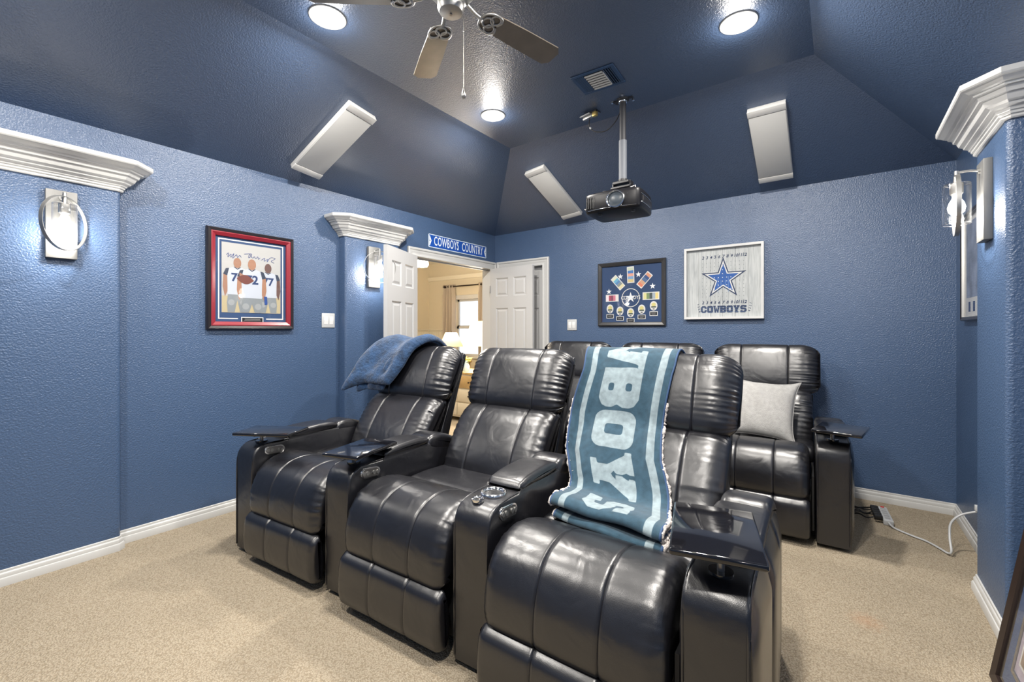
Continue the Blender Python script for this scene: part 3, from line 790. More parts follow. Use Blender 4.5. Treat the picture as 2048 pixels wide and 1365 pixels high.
def print_material(name, colA, colB, rough, fuzz):
    """two inks split by the stored distance field 'print_sdf'"""
    m = bpy.data.materials.new(name); m.use_nodes = True
    nt = m.node_tree; N = nt.nodes; L = nt.links; b = N['Principled BSDF']
    b.inputs['Roughness'].default_value = rough; b.inputs['Sheen Weight'].default_value = fuzz; b.inputs['Specular IOR Level'].default_value = 0.2
    at = N.new('ShaderNodeAttribute'); at.attribute_name = 'print_sdf'
    mr = N.new('ShaderNodeMapRange'); mr.inputs['From Min'].default_value = -0.0012; mr.inputs['From Max'].default_value = 0.0012
    L.new(at.outputs['Fac'], mr.inputs['Value'])
    tc = N.new('ShaderNodeTexCoord'); n = N.new('ShaderNodeTexNoise'); n.inputs['Scale'].default_value = 38; n.inputs['Detail'].default_value = 6
    L.new(tc.outputs['Object'], n.inputs['Vector'])
    mx = N.new('ShaderNodeMix'); mx.data_type = 'RGBA'; mx.inputs['A'].default_value = (*colA, 1); mx.inputs['B'].default_value = (*colB, 1)
    L.new(mr.outputs[0], mx.inputs['Factor'])
    m2 = N.new('ShaderNodeMapRange'); m2.inputs['From Min'].default_value = 0.3; m2.inputs['From Max'].default_value = 0.7; m2.inputs['To Min'].default_value = 0.8; m2.inputs['To Max'].default_value = 1.2
    L.new(n.outputs['Fac'], m2.inputs['Value'])
    sc = N.new('ShaderNodeVectorMath'); sc.operation = 'SCALE'
    L.new(mx.outputs['Result'], sc.inputs[0]); L.new(m2.outputs[0], sc.inputs['Scale']); L.new(sc.outputs[0], b.inputs['Base Color'])
    n3 = N.new('ShaderNodeTexNoise'); n3.inputs['Scale'].default_value = 450
    L.new(tc.outputs['Object'], n3.inputs['Vector'])
    bp = N.new('ShaderNodeBump'); bp.inputs['Strength'].default_value = 0.4; bp.inputs['Distance'].default_value = 0.002
    L.new(n3.outputs['Fac'], bp.inputs['Height']); L.new(bp.outputs['Normal'], b.inputs['Normal'])
    return m
M_BLANKET = print_material('teal_fleece_print', (0.235, 0.295, 0.32), (0.030, 0.068, 0.100), 0.9, 0.25)
M_SHERPA = mat('white_sherpa', (0.70, 0.64, 0.60), 0.95, bump=(160, 1.0, 0.012, 4.0))
M_PIPING = mat('navy_blanket_hem', (0.030, 0.070, 0.16), 0.8)

from mathutils.bvhtree import BVHTree
def bvh_of(roots, frame):
    """BVH of all parts of the given things, in the coordinates of 'frame'"""
    def mw(o): return Matrix.Translation(o.location) @ Matrix.Rotation(o.rotation_euler.z, 4, 'Z')
    inv = mw(frame).inverted(); V = []; F = []
    for r in roots:
        M = inv @ mw(r)
        for ch in r.children_recursive:
            if ch.type != 'MESH': continue
            b = len(V); V += [M @ v.co for v in ch.data.vertices]; F += [[b + i for i in p.vertices] for p in ch.data.polygons]
    return BVHTree.FromPolygons(V, F)
def push_out(V, N, bvh, gap, rows, reach=0.22, blur=3):
    """lift grid points V (nv,nu,3) along N so the cloth clears what lies under it"""
    nv, nu = V.shape[:2]; D = np.zeros((nv, nu))
    for i in rows:
        for j in range(nu):
            n = Vector(N[i, j]); o = Vector(V[i, j]) + n * reach
            hit = bvh.ray_cast(o, -n, reach + gap)
            if hit[0] is not None: D[i, j] = max(0.0, reach + gap - hit[3])
    E = D.copy()
    for di in range(-3, 4):
        for dj in range(-2, 3):
            E = np.maximum(E, np.roll(np.roll(D, di, 0), dj, 1) * (1 if True else 0))
    E[:, 0] = E[:, 1]; E[:, -1] = E[:, -2]
    for _ in range(blur):
        P = np.pad(E, ((2, 2), (1, 1)), 'edge')
        E = sum(P[2 + a:2 + a + nv, 1 + b:1 + b + nu] for a in (-2, -1, 0, 1, 2) for b in (-1, 0, 1)) / 15
    E = np.maximum(E, D)
    return V + N * E[..., None]

# path of the blanket in the (y,z) plane of the right recliner: over the headrest, down the back, folded on the seat
BP = [(1.165, 0.98), (1.150, 1.10), (1.105, 1.158), (1.045, 1.178), (0.985, 1.150), (0.935, 1.085), (0.895, 1.000), (0.868, 0.93), (0.846, 0.86), (0.815, 0.79), (0.765, 0.72), (0.712, 0.65), (0.655, 0.585),
      (0.600, 0.556), (0.540, 0.560), (0.475, 0.572), (0.415, 0.586), (0.375, 0.588), (0.352, 0.572), (0.362, 0.556), (0.42, 0.550), (0.50, 0.542), (0.55, 0.535), (0.560, 0.526), (0.52, 0.520), (0.44, 0.521), (0.375, 0.530), (0.345, 0.531), (0.333, 0.520), (0.35, 0.511), (0.42, 0.506), (0.52, 0.505)]
def build_blanket():
    nv, nu = 240, 70
    C = catmull(BP, nv); s = np.r_[0, np.cumsum(np.linalg.norm(np.diff(C, axis=0), axis=1))]
    T = np.gradient(C, axis=0); T /= np.linalg.norm(T, axis=1)[:, None]; Nn = np.stack([-T[:, 1], T[:, 0]], 1)
    if Nn[40].dot([-1, 0.3]) < 0: Nn = -Nn
    i_top = int(np.argmax(C[:, 1])); s0 = s[i_top]
    i_seat = int(np.argmin(np.abs(s - (s0 + 0.80))))
    sr = s - s0
    xl = np.interp(sr, [-0.2, 0.0, 0.18, 0.40, 0.60, 0.74, 0.95, 1.4], [-0.06, -0.085, -0.06, -0.075, -0.055, 0.0, 0.045, 0.075])
    xr = np.interp(sr, [-0.2, 0.0, 0.18, 0.40, 0.60, 0.74, 0.95, 1.4], [0.42, 0.40, 0.385, 0.385, 0.40, 0.45, 0.51, 0.52])
    V = np.zeros((nv, nu, 3)); UV = np.zeros((nv, nu, 2))
    for i in range(nv):
        for j in range(nu):
            u = j / (nu - 1)
            x = xl[i] + (xr[i] - xl[i]) * u
            body = max(0.0, min(1, (sr[i] + 0.02) / 0.15)) * max(0.0, min(1, (0.80 - sr[i]) / 0.2))
            rip = 0.008 * math.sin(9 * u + 2.2 + 1.6 * sr[i]) * body + 0.005 * math.sin(23 * u + 5 * sr[i]) * body * (0.3 + sr[i])
            # long soft drape folds near both edges, stronger lower down
            rip += body * 0.022 * max(0, min(1, sr[i] / 0.55)) * (math.exp(-((u - 0.115 - 0.03 * math.sin(4 * sr[i])) / 0.05) ** 2) + 0.9 * math.exp(-((u - 0.90 + 0.03 * math.sin(4 * sr[i])) / 0.045) ** 2))
            edge = -0.012 * (abs(2 * u - 1) ** 8) * body
            y = C[i, 0] + Nn[i, 0] * (rip + edge); z = C[i, 1] + Nn[i, 1] * (rip + edge)
            x += body * 0.012 * math.sin(9 * sr[i] + 0.8) * abs(2 * u - 1) ** 2
            if sr[i] > 0.70:                     # folded stack: skewed, sagging to the right front
                f = min(1, (sr[i] - 0.70) / 0.12)
                y += f * (0.055 * (u - 0.5) * -1 + 0.006 * math.sin(7 * u + sr[i] * 9)); z += f * (0.004 * math.sin(11 * u + 6 * sr[i]) + 0.012 * (0.5 - u) * 0)
            V[i, j] = (x, y, z); UV[i, j] = (0.0, 0.0)
            UV[i, j] = (u, sr[i])
    N3 = np.zeros((nv, nu, 3)); N3[..., 1] = Nn[:, None, 0]; N3[..., 2] = Nn[:, None, 1]
    V = push_out(V, N3, bvh_of([rec3, rec2], rec3), 0.010, [i for i in range(nv) if sr[i] < 0.76], 0.12)
    dbg = globals().get('DEBUG_BLANKET')
    if dbg is not None: dbg.append((sr, V))
    # print: letters rotated a quarter turn clockwise, running down the blanket
    wid = 0.46; PU = np.stack([UV[..., 0].ravel() * wid, UV[..., 1].ravel()], 1)
    loops = []
    lx0, lx1 = 0.265 * wid, 0.715 * wid
    def place(ch, v0, v1):
        for lp in LET[ch]: loops.append([(lx0 + (lx1 - lx0) * yy, v0 + (v1 - v0) * xx) for xx, yy in lp])
    place('W', -0.115, 0.150); place('B', 0.160, 0.362); place('O', 0.378, 0.572); place('Y', 0.584, 0.800); place('S', 0.845, 1.03)
    sd = in_poly_sdf(PU, loops)
    # arrowed slits inside W and Y as on the print
    for vc in (0.045, 0.692):
        slit = [[(0.52 * wid, vc - 0.022), (0.47 * wid, vc), (0.52 * wid, vc + 0.022)], [(0.515 * wid, vc - 0.004), (0.515 * wid, vc + 0.004), (0.76 * wid, vc + 0.004), (0.76 * wid, vc - 0.004)]]
        for lp in slit: sd = np.maximum(sd, -in_poly_sdf(PU, [lp]))
    for a, b in ((0.085, 0.150), (0.865, 0.935)):
        st = np.abs(PU[:, 0] - (a + b) / 2 * wid) - (b - a) / 2 * wid
        sd = np.minimum(sd, st)
    F = [(i * nu + j, i * nu + j + 1, (i + 1) * nu + j + 1, (i + 1) * nu + j) for i in range(nv - 1) for j in range(nu - 1)]
    root = thing('fleece_blanket', 'teal and pale grey lettered fleece blanket hanging over a recliner headrest, folded on the seat', 'blanket', S3[0], R(S3[1]))
    me = bpy.data.meshes.new('printed_fleece'); me.from_pydata([tuple(v) for v in V.reshape(-1, 3)], [], F); me.update()
    at = me.attributes.new('print_sdf', 'FLOAT', 'POINT'); at.data.foreach_set('value', sd.astype(np.float32))
    o = link_mesh('printed_fleece', me, [M_BLANKET, M_SHERPA, M_SHERPA], root, True)
    md = o.modifiers.new('thick', 'SOLIDIFY'); md.thickness = 0.008; md.offset = 0; md.material_offset = 1; md.material_offset_rim = 1
    flip = Vector((0, *(Nn[60]))).dot(me.polygons[60 * (nu - 1) + 20].normal) < 0
    if flip: me.flip_normals()
    rg = np.random.RandomState(2)
    for j, sgn in ((0, -1), (nu - 1, 1)):
        E = V[70:, j, :].copy(); E[:, 0] += sgn * 0.004; E[:, 1] += 0.007; E[:, 2] -= 0.004
        E += rg.normal(0, 0.0022, E.shape)
        tube('sherpa_edge', E, 0.0085 + rg.uniform(-0.0025, 0.0025, len(E)), M_SHERPA, root, 8)
    for j, nm in ((0, 'hem'), (nu - 1, 'hem')):
        tube(nm, V[:, j, :], 0.0055, M_PIPING, root, 8)
    tube('hem', V[-1, :, :], 0.0055, M_PIPING, root, 8); tube('hem', V[0, :, :], 0.0055, M_PIPING, root, 8)
    return root
build_blanket()

# ------------------------------------------------------------------ plush throw over the left headrest
def plush_material():
    m = mat('blue_plush', (0.013, 0.046, 0.115), 0.85, bump=(60, 0.7, 0.012, 4.0), vary=(18, 0.45), sheen=0.25)
    return m
M_PLUSH = plush_material()
BVH1 = bvh_of([rec1], rec1)
def build_throw():
    root = thing('plush_throw', 'crumpled blue plush throw hanging over the corner of a recliner headrest', 'throw', S1[0], R(S1[1]))
    def layer(name, path, off, x0f, x1f, seed, nv=70, nu=60):
        rng = np.random.RandomState(seed); ph = rng.uniform(0, 6.28, 8)
        C = catmull(path, nv); T = np.gradient(C, axis=0); T /= np.linalg.norm(T, axis=1)[:, None]; Nn = np.stack([-T[:, 1], T[:, 0]], 1)
        if Nn[nv // 2].dot([-1, 0.3]) < 0: Nn = -Nn
        V = np.zeros((nv, nu, 3))
        for i in range(nv):
            v = i / (nv - 1); a, b = x0f(v), x1f(v)
            for j in range(nu):
                u = j / (nu - 1); x = a + (b - a) * u
                e = min(u, 1 - u, 1.2 * (1 - v)) ; rnd = off * (1 - (1 - min(1, e / 0.09)) ** 2) ** 0.5
                fold = 0.012 * math.sin(8.5 * u + 3.5 * v + ph[0] + 1.3 * math.sin(5 * v + ph[4])) + 0.006 * math.sin(15 * u - 5 * v + ph[1] + 1.5 * math.sin(4 * v + 3 * u)) + 0.004 * math.sin(12 * v + 11 * u + ph[3]) + 0.002 * math.sin(31 * v - 19 * u + ph[5])
                fold *= min(1, e / 0.1)
                y = C[i, 0] + Nn[i, 0] * (rnd + fold); z = C[i, 1] + Nn[i, 1] * (rnd + fold)
                over = max(0.0, -0.012 - x)          # past the side of the headrest it sinks towards the shoulder
                z -= 1.6 * over ** 1.25 * (0.35 + 0.65 * (1 - v)); y -= 0.35 * over
                V[i, j] = (x, y, z)
        F = [(i * nu + j, i * nu + j + 1, (i + 1) * nu + j + 1, (i + 1) * nu + j) for i in range(nv - 1) for j in range(nu - 1)]
        N3 = np.zeros((nv, nu, 3)); N3[..., 1] = Nn[:, None, 0]; N3[..., 2] = Nn[:, None, 1]
        V = push_out(V, N3, BVH1, 0.014 + off * 0.6, range(nv), 0.12, 2)
        o = mk(name, V.reshape(-1, 3), F, M_PLUSH, root, True)
        md = o.modifiers.new('thick', 'SOLIDIFY'); md.thickness = 0.022; md.offset = -0.6
        md2 = o.modifiers.new('soft', 'SUBSURF'); md2.levels = 1; md2.render_levels = 1
    p1 = [(1.19, 0.95), (1.175, 1.06), (1.13, 1.150), (1.060, 1.180), (0.99, 1.165), (0.925, 1.100), (0.88, 1.01), (0.845, 0.945), (0.815, 0.895)]
    layer('upper_layer', p1, 0.030, lambda v: np.interp(v, [0, 0.35, 0.6, 1], [-0.05, -0.05, -0.12, -0.19]), lambda v: np.interp(v, [0, 0.3, 0.45, 0.6, 0.8, 1], [0.40, 0.42, 0.42, 0.335, 0.29, 0.22]), 3)
    p2 = [(1.17, 0.95), (1.165, 1.05), (1.12, 1.150), (1.06, 1.178), (0.985, 1.155), (0.92, 1.085), (0.868, 0.98), (0.845, 0.91), (0.835, 0.85)]
    layer('under_layer', p2, 0.014, lambda v: np.interp(v, [0, 0.5, 1], [0.0, -0.03, -0.09]), lambda v: np.interp(v, [0, 0.35, 0.6, 1], [0.38, 0.40, 0.27, 0.14]), 8)
build_throw()

# ------------------------------------------------------------------ grey cushion on the right back recliner
def build_cushion():
    c = thing('throw_cushion', 'pale grey linen cushion with pointed corners leaning on a back row recliner', 'cushion', B3[0], R(B3[1]))
    n = 40; hs = 0.218; V = []; F = []
    rng = np.random.RandomState(5)
    def fn(u, v, s):
        e = max(0, (1 - abs(u) ** 2.6) * (1 - abs(v) ** 2.6)) ** 0.55
        pin = 1 - 0.15 * (1 - abs(v) ** 3) * abs(u) ** 3 ; pinv = 1 - 0.15 * (1 - abs(u) ** 3) * abs(v) ** 3
        x = u * hs * pin; z = v * hs * pinv
        return x, s * (0.075 * e + 0.004 * e * math.sin(9 * u + 5 * v)), z
    for s in (-1, 1):
        for i in range(n + 1):
            for j in range(n + 1):
                V.append(fn(-1 + 2 * i / n, -1 + 2 * j / n, s))
    m = (n + 1) ** 2
    for i in range(n):
        for j in range(n):
            a, b, c2, d = i * (n + 1) + j, (i + 1) * (n + 1) + j, (i + 1) * (n + 1) + j + 1, i * (n + 1) + j + 1
            F.append((a, b, c2, d)); F.append((m + a, m + d, m + c2, m + b))
    M = Matrix.Translation((0.335, 0.49, 0.705)) @ Matrix.Rotation(R(-18), 4, 'X') @ Matrix.Rotation(R(4), 4, 'Y') @ Matrix.Rotation(R(-6), 4, 'Z')
    V = [M @ Vector(v) for v in V]
    bm = bmesh.new(); vs = [bm.verts.new(v) for v in V]
    for f in F: bm.faces.new([vs[i] for i in f])
    bmesh.ops.remove_doubles(bm, verts=bm.verts, dist=1e-4)
    mt = mat('grey_linen', (0.38, 0.375, 0.365), 0.9, bump=(260, 0.7, 0.004, 2.0), vary=(45, 0.10))
    mkbm('cover', bm, mt, c, True)
    pts = []
    for k in range(160):
        t = k / 160 * 4; q = int(t); f = -1 + 2 * (t - q)
        u, v = ((f, -1), (1, f), (-f, 1), (-1, -f))[q]; p = M @ Vector(fn(u, v, 1)); pts.append(p)
    tube('piping', pts + [pts[0]], 0.004, mt, c, 6)
build_cushion()

# ------------------------------------------------------------------ ceiling fixtures
def point_light(name, loc, watts, col, radius, parent=None):
    l = bpy.data.lights.new(name, 'POINT'); l.energy = watts; l.color = col; l.shadow_soft_size = radius
    o = bpy.data.objects.new(name, l); COL.objects.link(o); o.location = loc
    if parent is not None: o.parent = parent
    return o
def disk_light(name, loc, watts, col, size, parent=None):
    l = bpy.data.lights.new(name, 'AREA'); l.shape = 'DISK'; l.size = size; l.energy = watts; l.color = col
    o = bpy.data.objects.new(name, l); COL.objects.link(o); o.location = loc
    if parent is not None: o.parent = parent
    return o
M_LENS = emitter('lit_lens', (1.0, 0.97, 0.92), 2.5)
CANS = [(1.205, -2.93, 'white recessed ceiling light at the left of the fan blades'), (2.98, -1.553, 'white recessed ceiling light over the right side of the room, near the slope'),
        (1.234, -1.552, 'small white recessed ceiling light in the warm glow beyond the fan'), (2.98, -2.93, 'white recessed ceiling light above the camera, right of the fan'),
        (1.205, -4.30, 'unseen white recessed ceiling light added for fill behind the camera, left'), (2.98, -4.30, 'unseen white recessed ceiling light added for fill behind the camera, right')]  # last pair carries the grid on out of view, added as camera-side fill
for x, y, lb in CANS:
    t = thing('recessed_light', lb, 'ceiling light', (x, y, H), 0, 'recessed ceiling lights')
    lathe('trim_ring', [(0.070, -0.001), (0.070, -0.006), (0.082, -0.010), (0.094, -0.006), (0.096, 0.0)], mat('can_trim', (0.40, 0.40, 0.39), 0.4), t, 40)
    lathe('lens', [(0.0705, -0.004), (0.060, -0.010), (0.035, -0.014), (0.0, -0.015)], M_LENS, t, 32)
    disk_light('lamp', (0, 0, -0.02), CAN_W, CAN_COL, 0.14, t)
    point_light('lamp_halo', (0, 0, -0.06), CAN_W * HALO, CAN_COL, 0.055, t)

# ceiling fan, five blades
FX, FY, FZ = 2.075, -2.87, 2.70
fan = thing('ceiling_fan', 'five-bladed taupe and nickel ceiling fan with a pull chain', 'ceiling fan', (FX, FY, H))
dz = FZ - H
M_BLADE = mat('taupe_blade', (0.17, 0.145, 0.118), 0.32, bump=(30, 0.1, 0.002), vary=(12, 0.12))
lathe('canopy', [(0.0, 0.0), (0.075, 0.0), (0.072, -0.03), (0.04, -0.055), (0.016, -0.06), (0.016, -0.075), (0, -0.075)], M_NICKEL, fan, 32)
cyl('downrod', (0, 0, -0.10), 0.013, 0.08, M_NICKEL, fan, n=16)
lathe('motor_housing', [(0.0, -0.125), (0.05, -0.13), (0.095, -0.15), (0.115, -0.18), (0.112, -0.215), (0.085, -0.245), (0.05, -0.255), (0.0, -0.255)], M_NICKEL, fan, 40)
lathe('switch_cup', [(0.048, -0.255), (0.056, -0.262), (0.058, -0.30), (0.050, -0.318), (0.02, -0.325), (0.0, -0.325)], M_NICKEL, fan, 36)
bm = bmesh.new(); add_cyl(bm, (0.0, 0.0, -0.327), 0.006, 0.006, n=12); mkbm('cap_screw', bm, M_NICKEL_D, fan, True, 40)
for k in range(5):
    a = R(148.5 - 72 * k)
    M = Matrix.Rotation(a, 4, 'Z') @ Matrix.Translation((0, 0, dz + 0.005)) @ Matrix.Rotation(R(-9), 4, 'X')
    bm = bmesh.new()
    pts = [(0.195, -0.050), (0.175, -0.035), (0.170, 0.0), (0.175, 0.035), (0.195, 0.050), (0.40, 0.060), (0.600, 0.064), (0.628, 0.036), (0.628, -0.036), (0.600, -0.064), (0.40, -0.060)]
    prism(bm, pts, 'z', -0.003, 0.003)
    bmesh.ops.transform(bm, matrix=M, verts=bm.verts)
    bl = mkbm('blade', bm, M_BLADE, fan)
    bm = bmesh.new()       # openwork blade iron: an arm and three interlaced loops
    add_tube(bm, [(0.09, 0, 0.022), (0.13, 0.0, 0.0), (0.165, 0.0, -0.008)], 0.009, 8)
    for cx, cy, rr, tall in ((0.20, 0.0, 0.026, 1), (0.225, 0.028, 0.024, 1), (0.225, -0.028, 0.024, 1)):
        add_torus(bm, Matrix.Translation((cx, cy, -0.008)), rr, 0.005, 28, 8)
    add_tube(bm, [(0.155, 0.0, -0.008), (0.170, 0.035, -0.008), (0.205, 0.053, -0.008), (0.245, 0.050, -0.008), (0.258, 0.028, -0.008), (0.245, 0.004, -0.008)], 0.005, 8, 24)
    add_tube(bm, [(0.155, 0.0, -0.008), (0.170, -0.035, -0.008), (0.205, -0.053, -0.008), (0.245, -0.050, -0.008), (0.258, -0.028, -0.008), (0.245, -0.004, -0.008)], 0.005, 8, 24)
    bmesh.ops.transform(bm, matrix=M, verts=bm.verts)
    mkbm('blade_iron', bm, M_NICKEL, fan, True, 60)
ch = tube('pull_chain', [(0.022, 0.052, -0.30), (0.024, 0.056, -0.33), (0.024, 0.056, -0.63)], 0.0016, M_NICKEL_D, fan, 6)
bm = bmesh.new()
lathe_bm(bm, [(0.0, -0.625), (0.003, -0.627), (0.004, -0.634), (0.009, -0.652), (0.010, -0.664), (0.006, -0.674), (0.0, -0.676)], 16, c=(0.024, 0.056, 0))
mkbm('chain_fob', bm, M_NICKEL_D, ch, True)
lathe('chain_joint', [(0.0, -0.375), (0.003, -0.376), (0.0035, -0.38), (0.0, -0.385)], M_NICKEL_D, ch, 10, c=(0.024, 0.056, 0))

# air vent
M_VENTB = mat('blue_vent_paint', (0.030, 0.070, 0.150), 0.35)
M_VENTM = mat('bare_vent_metal', (0.62, 0.63, 0.62), 0.45, 0.2)
vent = thing('air_vent', 'square blue ceiling air register with bare metal louvres in its middle', 'vent', (2.118, -1.510, H), R(3))
bm = bmesh.new()
for lo, hi in (((-0.150, -0.125, -0.008), (0.150, -0.100, 0)), ((-0.150, 0.100, -0.008), (0.150, 0.125, 0)), ((-0.150, -0.10, -0.008), (-0.122, 0.10, 0)), ((0.122, -0.10, -0.008), (0.150, 0.10, 0))): add_box(bm, lo, hi, 0.003, 1)
mkbm('frame', bm, M_VENTB, vent, True, 40)
box('duct_plate', (-0.122, -0.10, -0.0015), (0.122, 0.10, -0.0005), M_DARK, vent)
for k in range(4):
    for s in (-1, 1):
        bm = bmesh.new(); add_box(bm, (s * (0.072 + 0.0145 * k) - 0.0055, -0.099, -0.003), (s * (0.072 + 0.0145 * k) + 0.0055, 0.099, -0.0016))
        bmesh.ops.rotate(bm, cent=(s * (0.072 + 0.0145 * k), 0, -0.004), matrix=Matrix.Rotation(R(28 * s), 3, 'Y'), verts=bm.verts)
        bmesh.ops.translate(bm, vec=(0, 0, -0.0045), verts=bm.verts)
        mkbm('slat', bm, M_VENTB, vent)
for k in range(7):
    bm = bmesh.new(); yy = -0.084 + 0.028 * k
    add_box(bm, (-0.062, yy - 0.0062, -0.006), (0.062, yy + 0.0062, -0.0045)); bmesh.ops.rotate(bm, cent=(0, yy, -0.005), matrix=Matrix.Rotation(R(-24), 3, 'X'), verts=bm.verts)
    bmesh.ops.translate(bm, vec=(0, 0, -0.004), verts=bm.verts)
    mkbm('louvre', bm, M_VENTM, vent)
box('damper_lever', (0.064, -0.085, -0.014), (0.069, 0.085, -0.010), M_VENTM, vent)

# sloped speakers
sl = (H - W) / XL1; slb = (H - W) / -YB1
M_SPK = mat('white_speaker_case', (0.60, 0.595, 0.58), 0.4)
M_GRILL = mat('white_speaker_grille', (0.56, 0.56, 0.545), 0.6, bump=(600, 0.3, 0.001))
def speaker(label, cx, cy, surf, roll, length=0.70, wid=0.235):
    if surf == 'left': n = Vector((sl, 0, -1)); z = W + sl * cx
    else: n = Vector((0, -slb, -1)); z = W - slb * cy
    n.normalize()
    t = thing('wall_speaker', label, 'speaker', group='slanted ceiling speakers', matrix=wall_matrix((cx, cy, z), n, (0, 0, 1), roll))
    d = 0.035; h = length / 2; w = wid / 2; e = 0.055
    bm = bmesh.new(); add_box(bm, (-w, -d, -h), (w, 0.0, h), 0.004, 2); mkbm('cabinet', bm, M_SPK, t, True, 40)
    box('grille', (-w + 0.004, -d - 0.006, -h + e), (w - 0.004, -d + 0.002, h - e), M_GRILL, t, 0.003)
    for z0, z1 in ((-h, -h + e - 0.003), (h - e + 0.003, h)):
        box('end_cap', (-w - 0.001, -d - 0.008, z0), (w + 0.001, -d + 0.002, z1), M_SPK, t, 0.003)
speaker('white slim speaker on the left ceiling slope above the red framed photo', 0.425, -2.438, 'left', 8.0)
speaker('white slim speaker tilted on the back ceiling slope, left of the projector', 1.118, -0.417, 'back', -7.2)
speaker('white slim speaker upright on the back ceiling slope, right of the projector', 3.018, -0.43, 'back', 0.0)

# ------------------------------------------------------------------ projector and its mount
PX, PY = 2.150, -1.165
mt = thing('projector_mount', 'grey telescoping ceiling pole mount holding the projector', 'mount', (PX, PY, H))
M_POLE = mat('grey_pole', (0.12, 0.13, 0.15), 0.6)
M_POLED = mat('dark_pole', (0.030, 0.031, 0.037), 0.55)
bm = bmesh.new(); add_cyl(bm, (0, 0, -0.004), 0.045, 0.008, n=28)
for k in range(3):
    a = R(30 + 120 * k); add_box(bm, (-0.012, 0, -0.006), (0.012, 0.075, 0.0)); 
    bmesh.ops.rotate(bm, cent=(0, 0, 0), matrix=Matrix.Rotation(a, 3, 'Z'), verts=bm.verts)
mkbm('ceiling_plate', bm, M_POLED, mt)
for k in range(4):
    a = R(20 + 90 * k); bm = bmesh.new(); add_cyl(bm, (0.075 * math.cos(a), 0.075 * math.sin(a), -0.012), 0.008, 0.016, n=12); mkbm('bolt', bm, M_CHROME, mt, True, 40)
cyl('upper_pole', (0, 0, -0.17), 0.024, 0.34, M_POLED, mt, n=24)
cyl('lower_pole', (0, 0, -0.455), 0.029, 0.30, M_POLE, mt, n=24)
lathe('collar', [(0.03, -0.005), (0.033, -0.008), (0.033, -0.022), (0.03, -0.026)], M_CHROME, mt, 24)
bm = bmesh.new()
add_cyl(bm, (0, 0, -0.602), 0.036, 0.02, n=20); add_box(bm, (-0.06, -0.05, -0.632), (0.06, 0.05, -0.610), 0.004, 1); add_box(bm, (-0.072, -0.06, -0.668), (0.072, 0.06, -0.650), 0.004, 1)
for s in (-1, 1): add_box(bm, (s * 0.066 - 0.004, -0.03, -0.668), (s * 0.066 + 0.004, 0.03, -0.612)); add_cyl(bm, (s * 0.070, 0, -0.636), 0.012, 0.012, 'x', 16)
mkbm('tilt_head', bm, M_PLASTICB, mt, True, 40)
bm = bmesh.new()
for a in (35, 145, 215, 325):
    c0, s0 = math.cos(R(a)), math.sin(R(a)); add_tube(bm, [(0.03 * c0, 0.03 * s0, -0.671), (0.15 * c0, 0.125 * s0, -0.676), (0.15 * c0, 0.125 * s0, -0.690)], 0.006, 8)
mkbm('spider_arms', bm, M_NICKEL_D, mt, True, 50)

pj = thing('projector', 'black home cinema projector hanging under the ceiling pole', 'projector', (PX - 0.02, PY - 0.015, 2.185), R(4))
pj.scale = (1.1, 1.08, 1.0)
def proj_section(s):  # rounded-box ring in x,y at height factor
    pass
bm = bmesh.new()
outline = []
pts2 = [(-0.185, -0.13), (-0.15, -0.158), (-0.05, -0.172), (0.05, -0.172), (0.15, -0.158), (0.180, -0.13), (0.186, 0.0), (0.176, 0.13), (0.15, 0.15), (0.0, 0.155), (-0.15, 0.15), (-0.180, 0.13), (-0.188, 0.0)]
ol = catmull(pts2, 72, True)
levels = [(0.93, -0.068), (0.97, -0.064), (1.0, -0.050), (1.0, 0.045), (0.985, 0.062), (0.95, 0.070), (0.6, 0.074)]
rows = [[bm.verts.new((q[0] * f, q[1] * f, z)) for q in ol] for f, z in levels]
for a, b in zip(rows, rows[1:]):
    for k in range(72): bm.faces.new((a[k], a[(k + 1) % 72], b[(k + 1) % 72], b[k]))
bm.faces.new(rows[0][::-1]); bm.faces.new(rows[-1])
body = mkbm('body', bm, mat('projector_black', (0.006, 0.006, 0.008), 0.4, spec=0.3), pj, True, 50)
Ml = Matrix.Translation((0.035, -0.168, 0.0)) @ Matrix.Rotation(R(90), 4, 'X')
lens = lathe('lens_ring', [(0.046, 0.0), (0.058, 0.0), (0.062, 0.010), (0.060, 0.022), (0.054, 0.024), (0.050, 0.020), (0.049, 0.004)], M_CHROME, pj, 40, M=Ml)
lathe('lens_glass', [(0.050, 0.006), (0.040, 0.013), (0.02, 0.018), (0.0, 0.019)], mat('lens_blue_grey', (0.055, 0.07, 0.085), 0.35), lens, 36, M=Ml)
box('side_vent', (0.180, -0.10, -0.030), (0.188, 0.10, 0.022), M_PLASTICB, pj, 0.003)
for z in (-0.028, 0.028): tube('silver_line', [(0.184, -0.125, z), (0.1885, 0.0, z), (0.1785, 0.125, z)], 0.0022, M_CHROME, pj, 6, 14)
tube('silver_line', [(-0.16, -0.155, -0.052), (-0.05, -0.1735, -0.052), (0.05, -0.1735, -0.052), (0.16, -0.155, -0.052)], 0.002, M_CHROME, pj, 6, 20)
for k in range(5): box('intake_slat', (-0.165 + 0.012 * k, -0.168 + 0.0 * k, -0.04), (-0.160 + 0.012 * k, -0.140, 0.04), M_PLASTICB, pj, 0.001, 1)
for x in (-0.10, 0.12): lathe('foot', [(0.0, -0.082), (0.012, -0.080), (0.014, -0.066), (0, -0.066)], M_PLASTICB, pj, 14, c=(x, -0.09, 0))
tube('cable_loop', [(-0.185, 0.02, 0.0), (-0.215, -0.01, 0.012), (-0.225, -0.05, 0.0), (-0.205, -0.07, -0.015), (-0.18, -0.06, -0.02)], 0.006, M_NICKEL_D, pj, 8, 24)
bm = bmesh.new()
